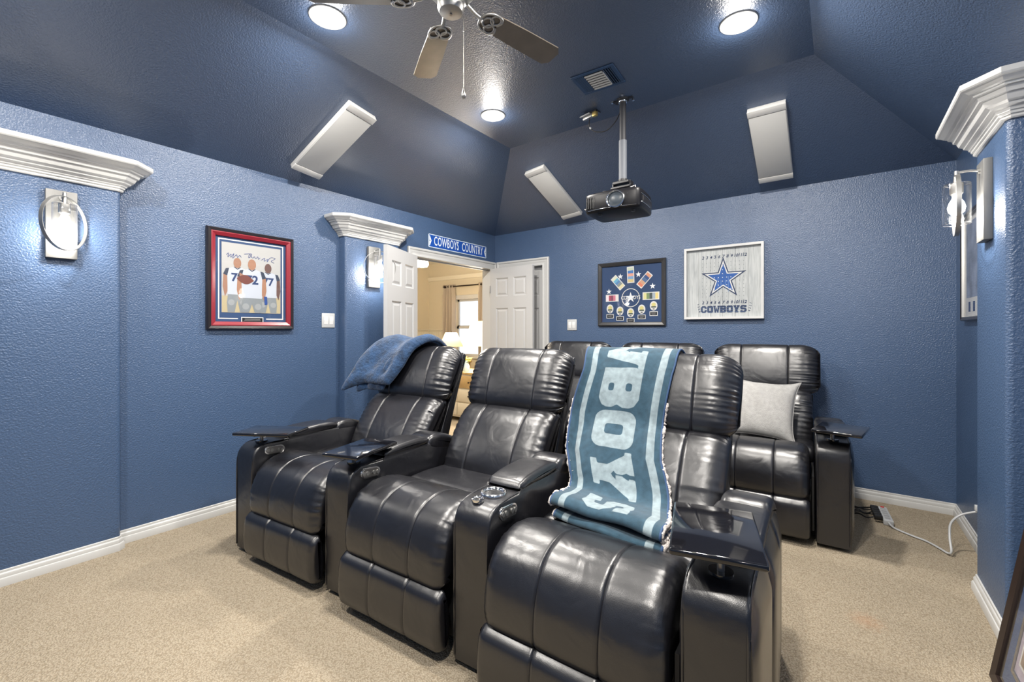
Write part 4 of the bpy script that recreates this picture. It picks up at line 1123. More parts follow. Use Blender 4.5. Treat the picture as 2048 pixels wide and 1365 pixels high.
for k in range(3): add_cyl(bm, (0.07 + 0.018 * k, -0.1655 + 0.002 * k, 0.03), 0.0045, 0.01, 'y', 12)
mkbm('buttons', bm, M_PLASTICB, pj, True, 40)

# power box on the ceiling beside the mount, with its cable to the pole
ob = thing('ceiling_outlet', 'small open outlet box with plug on the ceiling beside the projector pole', 'outlet', (1.875, -1.135, H), R(-14))
box('cover_plate', (-0.055, 0.012, -0.012), (0.055, 0.052, 0.0), M_NICKEL_D, ob, 0.002)
box('box_flange', (-0.075, -0.045, -0.030), (0.02, -0.03, -0.022), M_PLASTICW, ob, 0.002)
box('plug', (-0.062, -0.024, -0.05), (0.03, 0.006, -0.022), M_NICKEL, ob, 0.004)
box('plug_end', (0.03, -0.022, -0.052), (0.066, 0.008, -0.018), mat('brass_yellow', (0.62, 0.46, 0.16), 0.35, 0.7), ob, 0.004)
box('bracket', (-0.06, -0.006, -0.022), (0.06, 0.004, 0.0), M_DARK, ob)
tube('cable', [(0.0, -0.01, -0.05), (0.0, -0.02, -0.10), (0.01, -0.015, -0.135), (0.06, 0.0, -0.175), (0.14, 0.02, -0.185), (0.21, 0.035, -0.14), (0.25, 0.04, -0.075), (0.262, 0.04, -0.03)], 0.0035, M_CORDB, ob, 8, 40)
tube('cable_tie', [(0.008, -0.016, -0.128), (0.014, -0.013, -0.140)], 0.007, M_PLASTICW, ob, 8)

# ------------------------------------------------------------------ wall sconces
M_BULB = emitter('lit_bulb', (1.0, 0.96, 0.88), 6.0)
M_SHADEGLASS = glass('sconce_glass', boost=0.2, edge=0.7, power=3.0)
M_RIMGLASS = glass('polished_glass_rim', boost=6.0, edge=0.7, power=2.0, rough=0.1)
def sconce(label, M, swivel, watts=SCONCE_W):
    t = thing('wall_sconce', label, 'wall lamp', group='ring wall sconces', matrix=M)
    box('back_plate', (-0.060, -0.030, -0.180), (0.060, 0.0, 0.180), mat('satin_plate', (0.20, 0.20, 0.195), 0.55, 0.5, bump=(300, 0.05, 0.001)), t, 0.003)
    out = -0.105
    a = tube('arm', [(0, -0.030, 0.140), (0, -0.06, 0.148), (0, out, 0.148)], 0.0055, M_NICKEL, t, 10)
    bm = bmesh.new(); add_cyl(bm, (0, -0.033, 0.140), 0.013, 0.008, 'y', 18); add_cyl(bm, (0, out, 0.143), 0.008, 0.024, n=14); mkbm('hook', bm, M_NICKEL, t, True, 40)
    Rz = Matrix.Translation((0, out, 0)) @ Matrix.Rotation(R(swivel), 4, 'Z')
    bm = bmesh.new(); nu = 80                       # flat hoop standing in the local xz plane
    prof = [(0.1405, -0.008), (0.1405, 0.008), (0.1370, 0.008), (0.1370, -0.008)]; rows = []
    for k in range(nu):
        b = 2 * math.pi * k / nu; rows.append([bm.verts.new(Rz @ Vector((r * math.sin(b), yy, r * math.cos(b) - 0.005))) for r, yy in prof])
    for k in range(nu):
        for j in range(4): bm.faces.new((rows[k][j], rows[k][(j + 1) % 4], rows[(k + 1) % nu][(j + 1) % 4], rows[(k + 1) % nu][j]))
    mkbm('ring', bm, M_NICKEL, t, True, 40)
    bm = bmesh.new()
    lathe_bm(bm, [(0.0, 0.132), (0.010, 0.13), (0.010, 0.098), (0.024, 0.094), (0.024, 0.050), (0.018, 0.044), (0.0, 0.044)], 24, c=(0, out, 0))
    mkbm('socket', bm, M_NICKEL, t, True, 50)
    bm = bmesh.new()
    lathe_bm(bm, [(0.024, 0.096), (0.044, 0.095), (0.049, 0.090), (0.049, -0.090), (0.047, -0.092), (0.0465, -0.090), (0.0465, 0.088), (0.042, 0.0925), (0.024, 0.0925)], 40, c=(0, out, 0))
    gs = mkbm('glass_shade', bm, M_SHADEGLASS, t, True, 50)
    bm = bmesh.new()
    for zz, rr in ((-0.091, 0.048), (0.093, 0.046)): add_torus(bm, Matrix.Translation((0, out, zz)), rr, 0.0018, 40, 8)
    mkbm('glass_rim', bm, M_RIMGLASS, gs, True)
    lathe('bulb', [(0.0, 0.044), (0.013, 0.044), (0.014, 0.030), (0.026, 0.008), (0.031, -0.014), (0.027, -0.034), (0.014, -0.047), (0.0, -0.050)], M_BULB, t, 28, c=(0, out, 0))
    p = point_light('lamp', (0, out - 0.0, -0.065), watts, SCONCE_COL, 0.03, t)
    return t
sconce('nickel ring wall sconce on the left pilaster nearest the camera', LW(-3.80, 1.835, PD), 46)
sconce('nickel ring wall sconce partly hidden behind the open left door leaf', LW(-1.845, 1.83, PD), -22)
sconce('nickel ring wall sconce seen edge-on on the right pilaster', RW(-1.375, 1.855, PR), -5)
sconce('unseen nickel ring sconce added for fill on the right wall behind the camera', RW(-4.35, 1.84, XR), 10)  # added out of view to fill the camera side with light

# ------------------------------------------------------------------ light switches
def switch(label, M, n=2):
    t = thing('light_switch', label, 'switch', group='white double light switches', matrix=M)
    box('plate', (-0.058, -0.007, -0.060), (0.058, 0.0, 0.060), M_PLASTICW, t, 0.004)
    for k in range(n):
        x = (k - (n - 1) / 2) * 0.046
        bm = bmesh.new(); prism(bm, [(-0.006, -0.034), (-0.0085, -0.033), (-0.0125, 0.0), (-0.0095, 0.033), (-0.006, 0.034)], 'x', x - 0.0165, x + 0.0165)
        mkbm('rocker', bm, mat('white_rocker', (0.72, 0.72, 0.72), 0.25), t)
switch('white double rocker light switch on the left wall beside the pilaster', LW(-2.220, 1.352))
switch('white double rocker light switch on the back wall right of the doorway', BW(1.085, 1.327))

# ------------------------------------------------------------------ framed pictures
def frame_rails(name, parent, w, h, prof, m, y0=0.0):
    """four mitred rails; prof = [(inset from outer edge, out)]"""
    rails = []
    C4 = [(-w / 2, -h / 2), (w / 2, -h / 2), (w / 2, h / 2), (-w / 2, h / 2)]
    for k in range(4):
        bm = bmesh.new(); rows = []
        for (cx, cz) in (C4[k], C4[(k + 1) % 4]):
            sx = -1 if cx > 0 else 1; sz = -1 if cz > 0 else 1
            rows.append([bm.verts.new((cx + sx * i, y0 - o, cz + sz * i)) for i, o in prof])
        n = len(prof)
        for j in range(n): bm.faces.new((rows[0][j], rows[0][(j + 1) % n], rows[1][(j + 1) % n], rows[1][j]))
        bm.faces.new(rows[0]); bm.faces.new(rows[1])
        rails.append(mkbm(name, bm, m, parent, True, 30))
    return rails

# 1. red and black framed photograph of three players
w, h = 0.585, 0.70
ph = thing('framed_photo', 'large photo of three football players in a red and black frame', 'picture', matrix=LW(-2.812, 1.628))
M_MAHOG = mat('red_lacquer_frame', (0.24, 0.018, 0.030), 0.28)
M_BLKFR = mat('black_frame', (0.016, 0.013, 0.015), 0.28)
frame_rails('outer_rail', ph, w, h, [(0, 0), (0, 0.022), (0.006, 0.034), (0.024, 0.030), (0.026, 0)], M_BLKFR)
frame_rails('inner_rail', ph, w - 0.05, h - 0.05, [(0, 0), (0, 0.028), (0.006, 0.030), (0.028, 0.018), (0.030, 0)], M_MAHOG)
box('backing', (-w / 2 + 0.03, -0.006, -h / 2 + 0.03), (w / 2 - 0.03, -0.002, h / 2 - 0.03), mat('navy_mat_board', (0.020, 0.055, 0.145), 0.7), ph)
yy = -0.0065
def border(parent, w, h, t, m, y, cx=0, cz=0, gap=None):
    if gap is None: return flat('mat_line', [rect(cx - w / 2, cz - h / 2, cx + w / 2, cz + h / 2), rect(cx - w / 2 + t, cz - h / 2 + t, cx + w / 2 - t, cz + h / 2 - t)], m, parent, y)
    g = gap / 2
    return flat('mat_line', [[(cx - g, cz - h / 2), (cx - w / 2, cz - h / 2), (cx - w / 2, cz + h / 2), (cx + w / 2, cz + h / 2), (cx + w / 2, cz - h / 2), (cx + g, cz - h / 2),
                              (cx + g, cz - h / 2 + t), (cx + w / 2 - t, cz - h / 2 + t), (cx + w / 2 - t, cz + h / 2 - t), (cx - w / 2 + t, cz + h / 2 - t), (cx - w / 2 + t, cz - h / 2 + t), (cx - g, cz - h / 2 + t)]], m, parent, y)
border(ph, 0.440, 0.560, 0.008, M_WHITE, yy, 0, 0.002, 0.19)
pt = box('photo_print', (-0.199, -0.0085, -0.232), (0.199, -0.0065, 0.258), mat('photo_paper', (0.40, 0.40, 0.395), 0.5), ph, 0.0)
def pf(name, loops, col, y):
    return flat(name, loops, mat('ink_%d_%d_%d' % tuple(int(255 * k) for k in col), tuple(0.66 * q for q in lin(tuple(255 * k for k in col))), 0.55), pt, y)
Y0 = -0.0088
pf('print_ground', rect(-0.197, -0.230, 0.197, -0.115), (0.82, 0.76, 0.60), Y0)
SKIN1, SKIN2, SKIN3 = (0.70, 0.52, 0.42), (0.72, 0.53, 0.42), (0.45, 0.33, 0.30)
def player(cx, top, s, y, skin, num, dark_sleeve=True, pants=(0.58, 0.61, 0.63)):
    sc = lambda P: [(cx + x * s, top + z * s) for x, z in P]; LG = -(top + 0.229) / s
    pf('print_legs', [sc([(-0.085, -0.27), (0.085, -0.27), (0.095, -0.36), (0.088, LG), (0.025, LG), (0.0, -0.33), (-0.025, LG), (-0.088, LG), (-0.095, -0.36)])], pants, y)
    pf('print_knee', [sc(ell(-0.055, -0.355, 0.030, 0.030, 18))], (0.68, 0.70, 0.71), y - 0.0002)
    pf('print_knee', [sc(ell(0.055, -0.355, 0.030, 0.030, 18))], (0.68, 0.70, 0.71), y - 0.0002)
    pf('print_arm', [sc([(-0.125, -0.06), (-0.095, -0.05), (-0.088, -0.24), (-0.112, -0.30), (-0.132, -0.20)])], skin, y)
    pf('print_arm', [sc([(0.125, -0.06), (0.095, -0.05), (0.088, -0.24), (0.112, -0.30), (0.132, -0.20)])], skin, y)
    pf('print_jersey', [sc([(-0.035, 0.0), (0.035, 0.0), (0.10, -0.022), (0.118, -0.07), (0.088, -0.09), (0.090, -0.275), (-0.090, -0.275), (-0.088, -0.09), (-0.118, -0.07), (-0.10, -0.022)])], (0.84, 0.87, 0.92), y - 0.0002)
    for q in (-1, 1): pf('print_sleeve', [sc([(q * 0.075, -0.012), (q * 0.105, -0.018), (q * 0.128, -0.075), (q * 0.092, -0.088)])], (0.20, 0.25, 0.34), y - 0.0003)
    pf('print_collar', [sc([(-0.035, 0.002), (0.0, -0.022), (0.035, 0.002), (0.026, 0.004), (0.0, -0.012), (-0.026, 0.004)])], (0.16, 0.20, 0.30), y - 0.0003)
    pf('print_head', [sc(ell(0.0, 0.045, 0.036, 0.052, 24))], skin, y - 0.0004)
    text('print_number', num, M_NAVY, pt, cx, y - 0.0005, top - 0.105 * s, 0.115 * s, 1.0, bold=0.0025)
player(-0.100, 0.088, 0.70, Y0 - 0.0003, SKIN1, '70')
player(0.108, 0.072, 0.68, Y0 - 0.0003, SKIN3, '77')
player(-0.004, 0.084, 0.76, Y0 - 0.0012, SKIN2, '72')
pf('print_glove', [(0.078, -0.108), (0.100, -0.108), (0.103, -0.165), (0.084, -0.170)], (0.16, 0.32, 0.62), Y0 - 0.0022)
pf('print_forearm', [(-0.088, 0.055), (-0.060, 0.040), (-0.01, 0.022), (-0.02, -0.002), (-0.085, 0.015)], SKIN1, Y0 - 0.0022)
pf('print_football', [[(-0.105 + 0.115 * t, 0.012 + 0.033 * math.sin(math.pi * t) - 0.01 * t) for t in np.linspace(0, 1, 12)] + [(0.01 - 0.115 * t, 0.002 - 0.033 * math.sin(math.pi * t) + 0.01 * t) for t in np.linspace(0, 1, 12)][1:-1]], (0.50, 0.27, 0.22), Y0 - 0.0026)
M_INK = mat('signature_ink', (0.03, 0.06, 0.22), 0.5)
sig = ([(-0.170, 0.170), (-0.155, 0.185), (-0.160, 0.155), (-0.140, 0.180), (-0.142, 0.155), (-0.122, 0.185), (-0.130, 0.150), (-0.105, 0.178), (-0.100, 0.158), (-0.085, 0.176), (-0.075, 0.163)],
       [(-0.055, 0.190), (-0.005, 0.196), (-0.025, 0.165), (-0.020, 0.192), (0.000, 0.168), (0.012, 0.180), (0.022, 0.166), (0.036, 0.182), (0.040, 0.164), (0.052, 0.176)],
       [(0.060, 0.160), (0.085, 0.178), (0.080, 0.155), (0.105, 0.172), (0.100, 0.150), (0.125, 0.186), (0.160, 0.184), (0.130, 0.160), (0.150, 0.150)])
for sgn in sig: tube('signature', [(x, Y0 - 0.0005, z) for x, z in sgn], 0.0016, M_INK, pt, 5, 60)
pl_ = box('name_plate', (-0.075, -0.0085, -0.300), (0.075, -0.0062, -0.262), M_WHITE, ph)
box('plate_face', (-0.069, -0.0092, -0.295), (0.069, -0.0084, -0.267), M_PLASTICB, pl_)
box('engraved_line', (-0.052, -0.0096, -0.279), (0.052, -0.0091, -0.275), M_NICKEL, pl_); box('engraved_line', (-0.056, -0.0096, -0.288), (0.056, -0.0091, -0.284), M_NICKEL, pl_)
box('glazing', (-w / 2 + 0.05, -0.0155, -h / 2 + 0.05), (w / 2 - 0.05, -0.0145, h / 2 - 0.05), M_PGLASS, ph)

# 2. black framed ticket and patch display
w, h = 0.70, 0.652
mm = thing('memorabilia_frame', 'black framed display of tickets, silver stars and oval patches on navy', 'picture', matrix=BW(1.752, 1.637))
frame_rails('rail', mm, w, h, [(0, 0), (0, 0.022), (0.010, 0.030), (0.030, 0.024), (0.040, 0.016), (0.042, 0)], mat('pewter_black_frame', (0.030, 0.030, 0.032), 0.35))
box('backing', (-w / 2 + 0.035, -0.006, -h / 2 + 0.035), (w / 2 - 0.035, -0.002, h / 2 - 0.035), mat('navy_felt', (0.022, 0.050, 0.125), 0.8), mm)
def ticket(cx, cz, ww_, hh_, ang, cols):
    o = flat('ticket', rot_rect(cx, cz, ww_, hh_, ang), M_WHITE, mm, -0.0085)
    c_, s_ = math.cos(R(ang)), math.sin(R(ang)); n = len(cols)
    for k, cc in enumerate(cols):
        t = (k + 0.5) / n - 0.5; L_ = ww_ * 0.88
        x_, z_ = t * L_, 0
        flat('ticket_print', rot_rect(cx + x_ * c_, cz + x_ * s_, L_ / n * 0.98, hh_ * 0.78, ang), mat('tk_%d_%d_%d' % cc, lin(cc), 0.6), o, -0.0087)
ticket(0.0, 0.188, 0.165, 0.074, 92, [(196, 176, 120), (110, 150, 190), (210, 150, 130), (60, 110, 170), (180, 190, 170)])
ticket(-0.135, 0.118, 0.155, 0.072, -49, [(200, 205, 180), (90, 160, 190), (70, 120, 170), (120, 130, 130), (205, 195, 150)])
ticket(0.142, 0.128, 0.170, 0.070, 47, [(205, 120, 90), (190, 150, 120), (70, 100, 140), (40, 70, 120), (200, 140, 110)])
ticket(-0.197, -0.038, 0.140, 0.072, 0, [(220, 205, 210), (150, 60, 80), (120, 60, 80), (190, 110, 130), (215, 205, 200)])
ticket(0.205, -0.032, 0.165, 0.076, 0, [(205, 200, 140), (110, 130, 90), (60, 70, 70), (150, 160, 170), (210, 190, 120)])
M_SILV = mat('silver_foil_star', (0.72, 0.74, 0.76), 0.35, 0.2)
for cx, cz in ((-0.232, 0.030), (-0.108, 0.178), (0.080, 0.186), (0.222, 0.062)): flat('star', star(cx, cz, 0.031), M_SILV, mm, -0.0085)
md = bpy.data.objects.new('medallion', flat_mesh([ell(0.0, -0.042, 0.094, 0.094, 48), ell(0.0, -0.042, 0.087, 0.087, 48)], -0.0090)); COL.objects.link(md); md.parent = mm; md.data.materials.append(M_WHITE)
text('medallion_text', 'COWBOYS', M_WHITE, md, 0.0, -0.0088, -0.042, 0.050, 0.80, bold=0.001)
flat('medallion_star', [star(0.0, -0.040, 0.062), star(0.0, -0.040, 0.056)], M_NAVY, md, -0.0092)
flat('medallion_star', star(0.0, -0.040, 0.056), M_SILV, md, -0.0091)
for k, (cx, cz) in enumerate(((-0.220, -0.148), (-0.112, -0.172), (0.0, -0.192), (0.113, -0.160), (0.232, -0.130))):
    o = flat('oval_patch', ell(cx, cz, 0.037, 0.046, 30), M_WHITE, mm, -0.0085)
    flat('patch_print', ell(cx, cz + 0.012, 0.022, 0.019, 20), mat('patch_gold', lin((196, 186, 120)), 0.6), o, -0.0088)
    flat('patch_print', rect(cx - 0.024, cz - 0.018, cx + 0.024, cz - 0.004), mat('patch_dark', lin((70, 80, 70)), 0.6), o, -0.0090)
    flat('patch_print', rect(cx - 0.010, cz - 0.036, cx + 0.010, cz - 0.026), mat('patch_dark2', lin((60, 62, 66)), 0.6), o, -0.0088)
    q = flat('plaque', rect(cx - 0.040, cz - 0.098, cx + 0.040, cz - 0.054), M_WHITE, mm, -0.0085)
    flat('plaque_face', rect(cx - 0.034, cz - 0.092, cx + 0.034, cz - 0.060), M_PLASTICB, q, -0.0088)
    flat('engraved_line', [rect(cx - 0.024, cz - 0.073, cx + 0.024, cz - 0.070), rect(cx - 0.020, cz - 0.082, cx + 0.020, cz - 0.079)], M_NICKEL, q, -0.0090)
box('glazing', (-w / 2 + 0.036, -0.0155, -h / 2 + 0.036), (w / 2 - 0.036, -0.0145, h / 2 - 0.036), M_PGLASS, mm)

# 3. white shadow box with the blue star on peg-holed boards
w, h, dp = 0.642, 0.648, 0.045
sb = thing('star_sign', 'square white shadow-box sign with a blue star and word COWBOYS on pale boards', 'sign', matrix=BW(2.600, 1.694))
frame_rails('rail', sb, w, h, [(0, 0), (0, dp), (0.020, dp), (0.020, 0)], mat('white_frame', (0.58, 0.58, 0.575), 0.45))
def plank_material():
    m = mat('whitewashed_plank', (0.58, 0.60, 0.60), 0.7)
    nt = m.node_tree; N = nt.nodes; L = nt.links; b = N['Principled BSDF']
    tc = N.new('ShaderNodeTexCoord'); mp = N.new('ShaderNodeMapping'); mp.inputs['Scale'].default_value = (70, 70, 5)
    n = N.new('ShaderNodeTexNoise'); n.inputs['Scale'].default_value = 1.0; n.inputs['Detail'].default_value = 5; n.inputs['Distortion'].default_value = 1.0
    L.new(tc.outputs['Object'], mp.inputs['Vector']); L.new(mp.outputs[0], n.inputs['Vector'])
    r = N.new('ShaderNodeValToRGB'); r.color_ramp.elements[0].position = 0.3; r.color_ramp.elements[0].color = (0.32, 0.34, 0.35, 1); r.color_ramp.elements[1].position = 0.6; r.color_ramp.elements[1].color = (0.47, 0.49, 0.49, 1)
    L.new(n.outputs['Fac'], r.inputs['Fac']); L.new(r.outputs['Color'], b.inputs['Base Color'])
    return m
M_PLANK = plank_material()
pw = (w - 0.04) / 6
for k in range(6):
    x0 = -w / 2 + 0.02 + pw * k
    box('plank', (x0 + 0.0006, -0.016 - 0.0007 * (k % 2), -h / 2 + 0.02), (x0 + pw - 0.0006, -0.004, h / 2 - 0.02), M_PLANK, sb, 0.0008, 1)
yb = -0.0172
cz = 0.050
M_SIGNBLUE = mat('sign_blue', lin((36, 82, 150)), 0.6)
M_SIGNDARK = mat('sign_navy', lin((36, 52, 84)), 0.6)
fs = flat('star_outline', star(0.004, cz - 0.018, 0.192), M_SIGNDARK, sb, yb)
flat('star_white', star(0.004, cz - 0.018, 0.162), M_WHITE, sb, yb - 0.0003)
st_ = flat('star_blue', star(0.004, cz - 0.018, 0.134), M_SIGNBLUE, sb, yb - 0.0006)
def inside(p, poly):
    r = False; n = len(poly)
    for i in range(n):
        a, b = poly[i], poly[(i + 1) % n]
        if (a[1] > p[1]) != (b[1] > p[1]) and p[0] < (b[0] - a[0]) * (p[1] - a[1]) / (b[1] - a[1]) + a[0]: r = not r
    return r
S_OUT = star(0.004, cz - 0.018, 0.186); S_IN = star(0.004, cz - 0.018, 0.132)
gridx = [-0.168 + 0.0335 * k for k in range(11)]; gridz = [0.245 - 0.0335 * k for k in range(13)]
holes = []; dots = []
for gx in gridx:
    for gz in gridz:
        if gz in (gridz[1],): continue
        if inside((gx, gz), S_IN): dots.append(ell(gx, gz, 0.0042, 0.0042, 10))
        elif not inside((gx, gz), S_OUT) and not (-0.16 > gz): holes.append(ell(gx, gz, 0.0030, 0.0030, 10))
o_ = flat('peg_hole', holes, mat('peg_hole_dark', lin((120, 126, 130)), 0.8), sb, yb - 0.0002); o_['kind'] = 'stuff'
o_ = flat('star_dots', dots, M_WHITE, st_, yb - 0.0009)
flat('star_stripes', [[(x - 0.0012, z0), (x + 0.0012, z0), (x + 0.0012, z1), (x - 0.0012, z1)] for x, z0, z1 in ((0.021, -0.06, 0.02), (-0.013, -0.06, 0.02), (0.046, -0.09, 0.05), (-0.038, -0.09, 0.05))], mat('stripe_pale', lin((120, 150, 195)), 0.6), st_, yb - 0.0008)
for zz in (0.228, -0.178):
    for k in range(11):
        text('peg_number', str(k + 2), M_SIGNDARK, sb, gridx[k] + 0.004, yb - 0.0003, zz, 0.036, 1.0, shear=0.25, bold=0.0008)
for sx, rot in ((-0.205, 70), (0.222, -70)):
    for k, q in enumerate('1234'): text('peg_number', q, M_SIGNDARK, sb, sx + (0.004 * k if sx < 0 else -0.004 * k), yb - 0.0003, -0.190 - 0.022 * k, 0.025, 1.0, rot=rot, bold=0.0004)
cw, chh, gap = 0.050, 0.062, 0.0035
tot = 7 * cw + 6 * gap
for k, q in enumerate('COWBOYS'):
    x0 = 0.004 - tot / 2 + k * (cw + gap)
    lt = flat('sign_letter', [[(x0 + cw * x, -0.268 + chh * y) for x, y in lp] for lp in LET[q]], M_SIGNDARK, sb, yb - 0.0003)
    sh = 0.0
    cxm, czm = x0 + cw / 2, -0.268 + chh / 2
for k in range(3): flat('letter_grain', [rect(-0.180, -0.262 + 0.019 * k, 0.186, -0.2605 + 0.019 * k)], mat('letter_rub', lin((110, 136, 172)), 0.7), sb, yb - 0.0005)

# 4. picture on the right wall, seen edge-on beyond the pilaster
rp = thing('matted_picture', 'silver framed picture with white mat on the right wall beyond the pilaster', 'picture', matrix=RW(-0.600, 1.660, XR))
w, h = 0.66, 0.66
frame_rails('rail', rp, w, h, [(0, 0), (0, 0.022), (0.006, 0.026), (0.018, 0.022), (0.020, 0)], M_BLKFR)
frame_rails('inner_rail', rp, w - 0.036, h - 0.036, [(0, 0), (0, 0.020), (0.006, 0.022), (0.010, 0.014), (0.010, 0)], M_NICKEL)
box('mat_board', (-w / 2 + 0.02, -0.008, -h / 2 + 0.02), (w / 2 - 0.02, -0.004, h / 2 - 0.02), M_WHITE, rp)
flat('print', rect(-0.25, -0.19, 0.25, 0.27), mat('grey_print', lin((120, 130, 150)), 0.5, vary=(9, 0.5)), rp, -0.0085)
for x in (-0.20, -0.09, 0.02, 0.13): flat('small_print', rect(x, -0.275, x + 0.05, -0.215), M_NAVY, rp, -0.0085)
box('glazing', (-w / 2 + 0.022, -0.0125, -h / 2 + 0.022), (w / 2 - 0.022, -0.0115, h / 2 - 0.022), M_PGLASS, rp)

# 5. big frame standing on the floor, leaning back on the right wall
wl_, hl_ = 0.92, 1.22
ang = math.atan(0.152)
Mx = RW(-1.9 - wl_ / 2, 0.0, 3.895) @ Matrix.Rotation(-ang, 4, 'X')
lf = thing('leaning_frame', 'large dark framed picture leaning on the right wall at the frame edge', 'picture', matrix=Mx @ Matrix.Translation((0, 0, hl_ / 2 + 0.001)))
frame_rails('rail', lf, wl_, hl_, [(0, 0), (0, 0.026), (0.008, 0.034), (0.030, 0.026), (0.034, 0)], mat('espresso_frame', (0.022, 0.014, 0.012), 0.3))
box('mat_board', (-wl_ / 2 + 0.03, -0.010, -hl_ / 2 + 0.03), (wl_ / 2 - 0.03, -0.004, hl_ / 2 - 0.03), mat('blue_grey_mat', (0.035, 0.07, 0.16), 0.7), lf)
frame_rails('fillet', lf, wl_ - 0.20, hl_ - 0.20, [(0, 0.009), (0, 0.014), (0.012, 0.014), (0.012, 0.009)], M_NICKEL)
flat('print', rect(-wl_ / 2 + 0.115, -hl_ / 2 + 0.115, wl_ / 2 - 0.115, hl_ / 2 - 0.115), mat('lilac_print', lin((168, 160, 176)), 0.5, vary=(7, 0.4)), lf, -0.0105)
for kz in range(3):
    for kx in range(3):
        x = -0.32 + 0.215 * kx; z = -0.46 + 0.31 * kz
        q = flat('photo', rect(x, z, x + 0.19, z + 0.28), M_WHITE, lf, -0.0112)
        flat('photo_print', rect(x + 0.010, z + 0.010, x + 0.180, z + 0.270), mat('warm_photo', lin((150, 132, 118)), 0.5, vary=(14, 0.6)), q, -0.0116)
box('glazing', (-wl_ / 2 + 0.032, -0.0205, -hl_ / 2 + 0.032), (wl_ / 2 - 0.032, -0.0195, hl_ / 2 - 0.032), M_PGLASS, lf)

# 6. street sign above the doors
sg = thing('street_sign', 'blue metal street sign reading COWBOYS COUNTRY above the double doors', 'sign', matrix=LW(-0.640, 2.208))
w, h = 0.93, 0.140
bm = bmesh.new(); prism(bm, rrect(-w / 2, -h / 2, w / 2, h / 2, 0.012), 'y', -0.004, -0.002)
for f in bm.faces: pass
mkbm('panel', bm, mat('sign_white', (0.62, 0.70, 0.78), 0.4), sg)
flat('sign_face', rrect(-w / 2 + 0.008, -h / 2 + 0.008, w / 2 - 0.008, h / 2 - 0.008, 0.009), mat('sign_face_blue', lin((22, 74, 160)), 0.4), sg, -0.0044)
M_SL = mat('sign_letter_white', (0.70, 0.76, 0.82), 0.4)
text('sign_text', 'COWBOYS', M_SL, sg, -0.200, -0.0048, 0.0, 0.135, 0.53, bold=0.0015, sp=1.08)
text('sign_text', 'COUNTRY', M_SL, sg, 0.220, -0.0048, 0.0, 0.135, 0.53, bold=0.0015, sp=1.08)
for s in (-1, 1):
    e = flat('end_mark', [[(s * (w / 2 - 0.010), 0.055), (s * (w / 2 - 0.020), 0.050), (s * (w / 2 - 0.042), 0.0), (s * (w / 2 - 0.020), -0.050), (s * (w / 2 - 0.010), -0.055)]], M_SL, sg, -0.0048)
    flat('end_star', star(s * (w / 2 - 0.020), 0.0, 0.010), M_NAVY, e, -0.0051)
for x in (-0.40, 0.40):
    cyl('screw', (x, -0.001, 0.05), 0.004, 0.008, M_NICKEL, sg, 'y', 10)

# ------------------------------------------------------------------ power strip, plugs and cord
ps = thing('power_strip', 'white power strip on the carpet behind the back row, with black plugs', 'power strip', (3.674, -0.36, 0.0), R(4))
bm = bmesh.new(); add_box(bm, (-0.026, -0.135, 0.0), (0.026, 0.135, 0.036), 0.006, 3); mkbm('body', bm, M_PLASTICW, ps, True, 40)
for k in range(5): box('socket', (-0.014, -0.110 + 0.045 * k, 0.0355), (0.014, -0.080 + 0.045 * k, 0.0372), mat('socket_grey', (0.35, 0.35, 0.35), 0.4), ps, 0.0005, 1)
box('switch', (-0.010, 0.112, 0.034), (0.010, 0.128, 0.041), mat('red_switch', (0.5, 0.02, 0.02), 0.3), ps, 0.002, 1)
tube('cord', [(0.0, -0.133, 0.020), (0.008, -0.16, 0.014), (0.03, -0.19, 0.008), (0.09, -0.25, 0.0075), (0.150, -0.30, 0.0075), (0.19, -0.37, 0.0075), (0.215, -0.43, 0.010), (0.225, -0.445, 0.030), (0.228, -0.40, 0.090), (0.240, -0.36, 0.155), (0.275, -0.35, 0.205), (0.33, -0.34, 0.235), (0.405, -0.34, 0.262)], 0.0058, M_PLASTICW, ps, 10, 90)
rng = random.Random(3)
for k in range(5):
    y0 = -0.10 + 0.045 * k
    pg = thing('power_plug', 'black plug and lead of a recliner, one of the tangle at the white power strip', 'plug', (3.674, -0.36, 0.0), R(4), 'black plugs in the power strip')
    box('plug_body', (-0.070, y0 - 0.014, 0.022), (-0.0262, y0 + 0.014, 0.050), M_CORDB, pg, 0.005)
    pts = [(-0.068, y0, 0.034)]
    for q in range(1, 6):
        f = q / 5; pts.append((-0.068 - 0.20 * f, y0 * (1 - 0.6 * f) + rng.uniform(-0.03, 0.03), 0.010 + rng.uniform(0, 0.045) * (1 - abs(2 * f - 1))))
    pts.append((-0.36, 0.02 + 0.02 * k, 0.008)); pts[-2] = (pts[-2][0], pts[-2][1], 0.01)
    tube('lead', pts, 0.0042, M_CORDB, pg, 8, 36)
out = thing('wall_outlet', 'white wall outlet low on the right wall fed by the white cord', 'outlet', matrix=RW(-0.672, 0.270, XR))
box('plate', (-0.036, -0.006, -0.058), (0.036, 0.0, 0.058), M_PLASTICW, out, 0.003)
box('plug', (-0.014, -0.030, -0.022), (0.014, -0.006, 0.010), M_PLASTICW, out, 0.004)

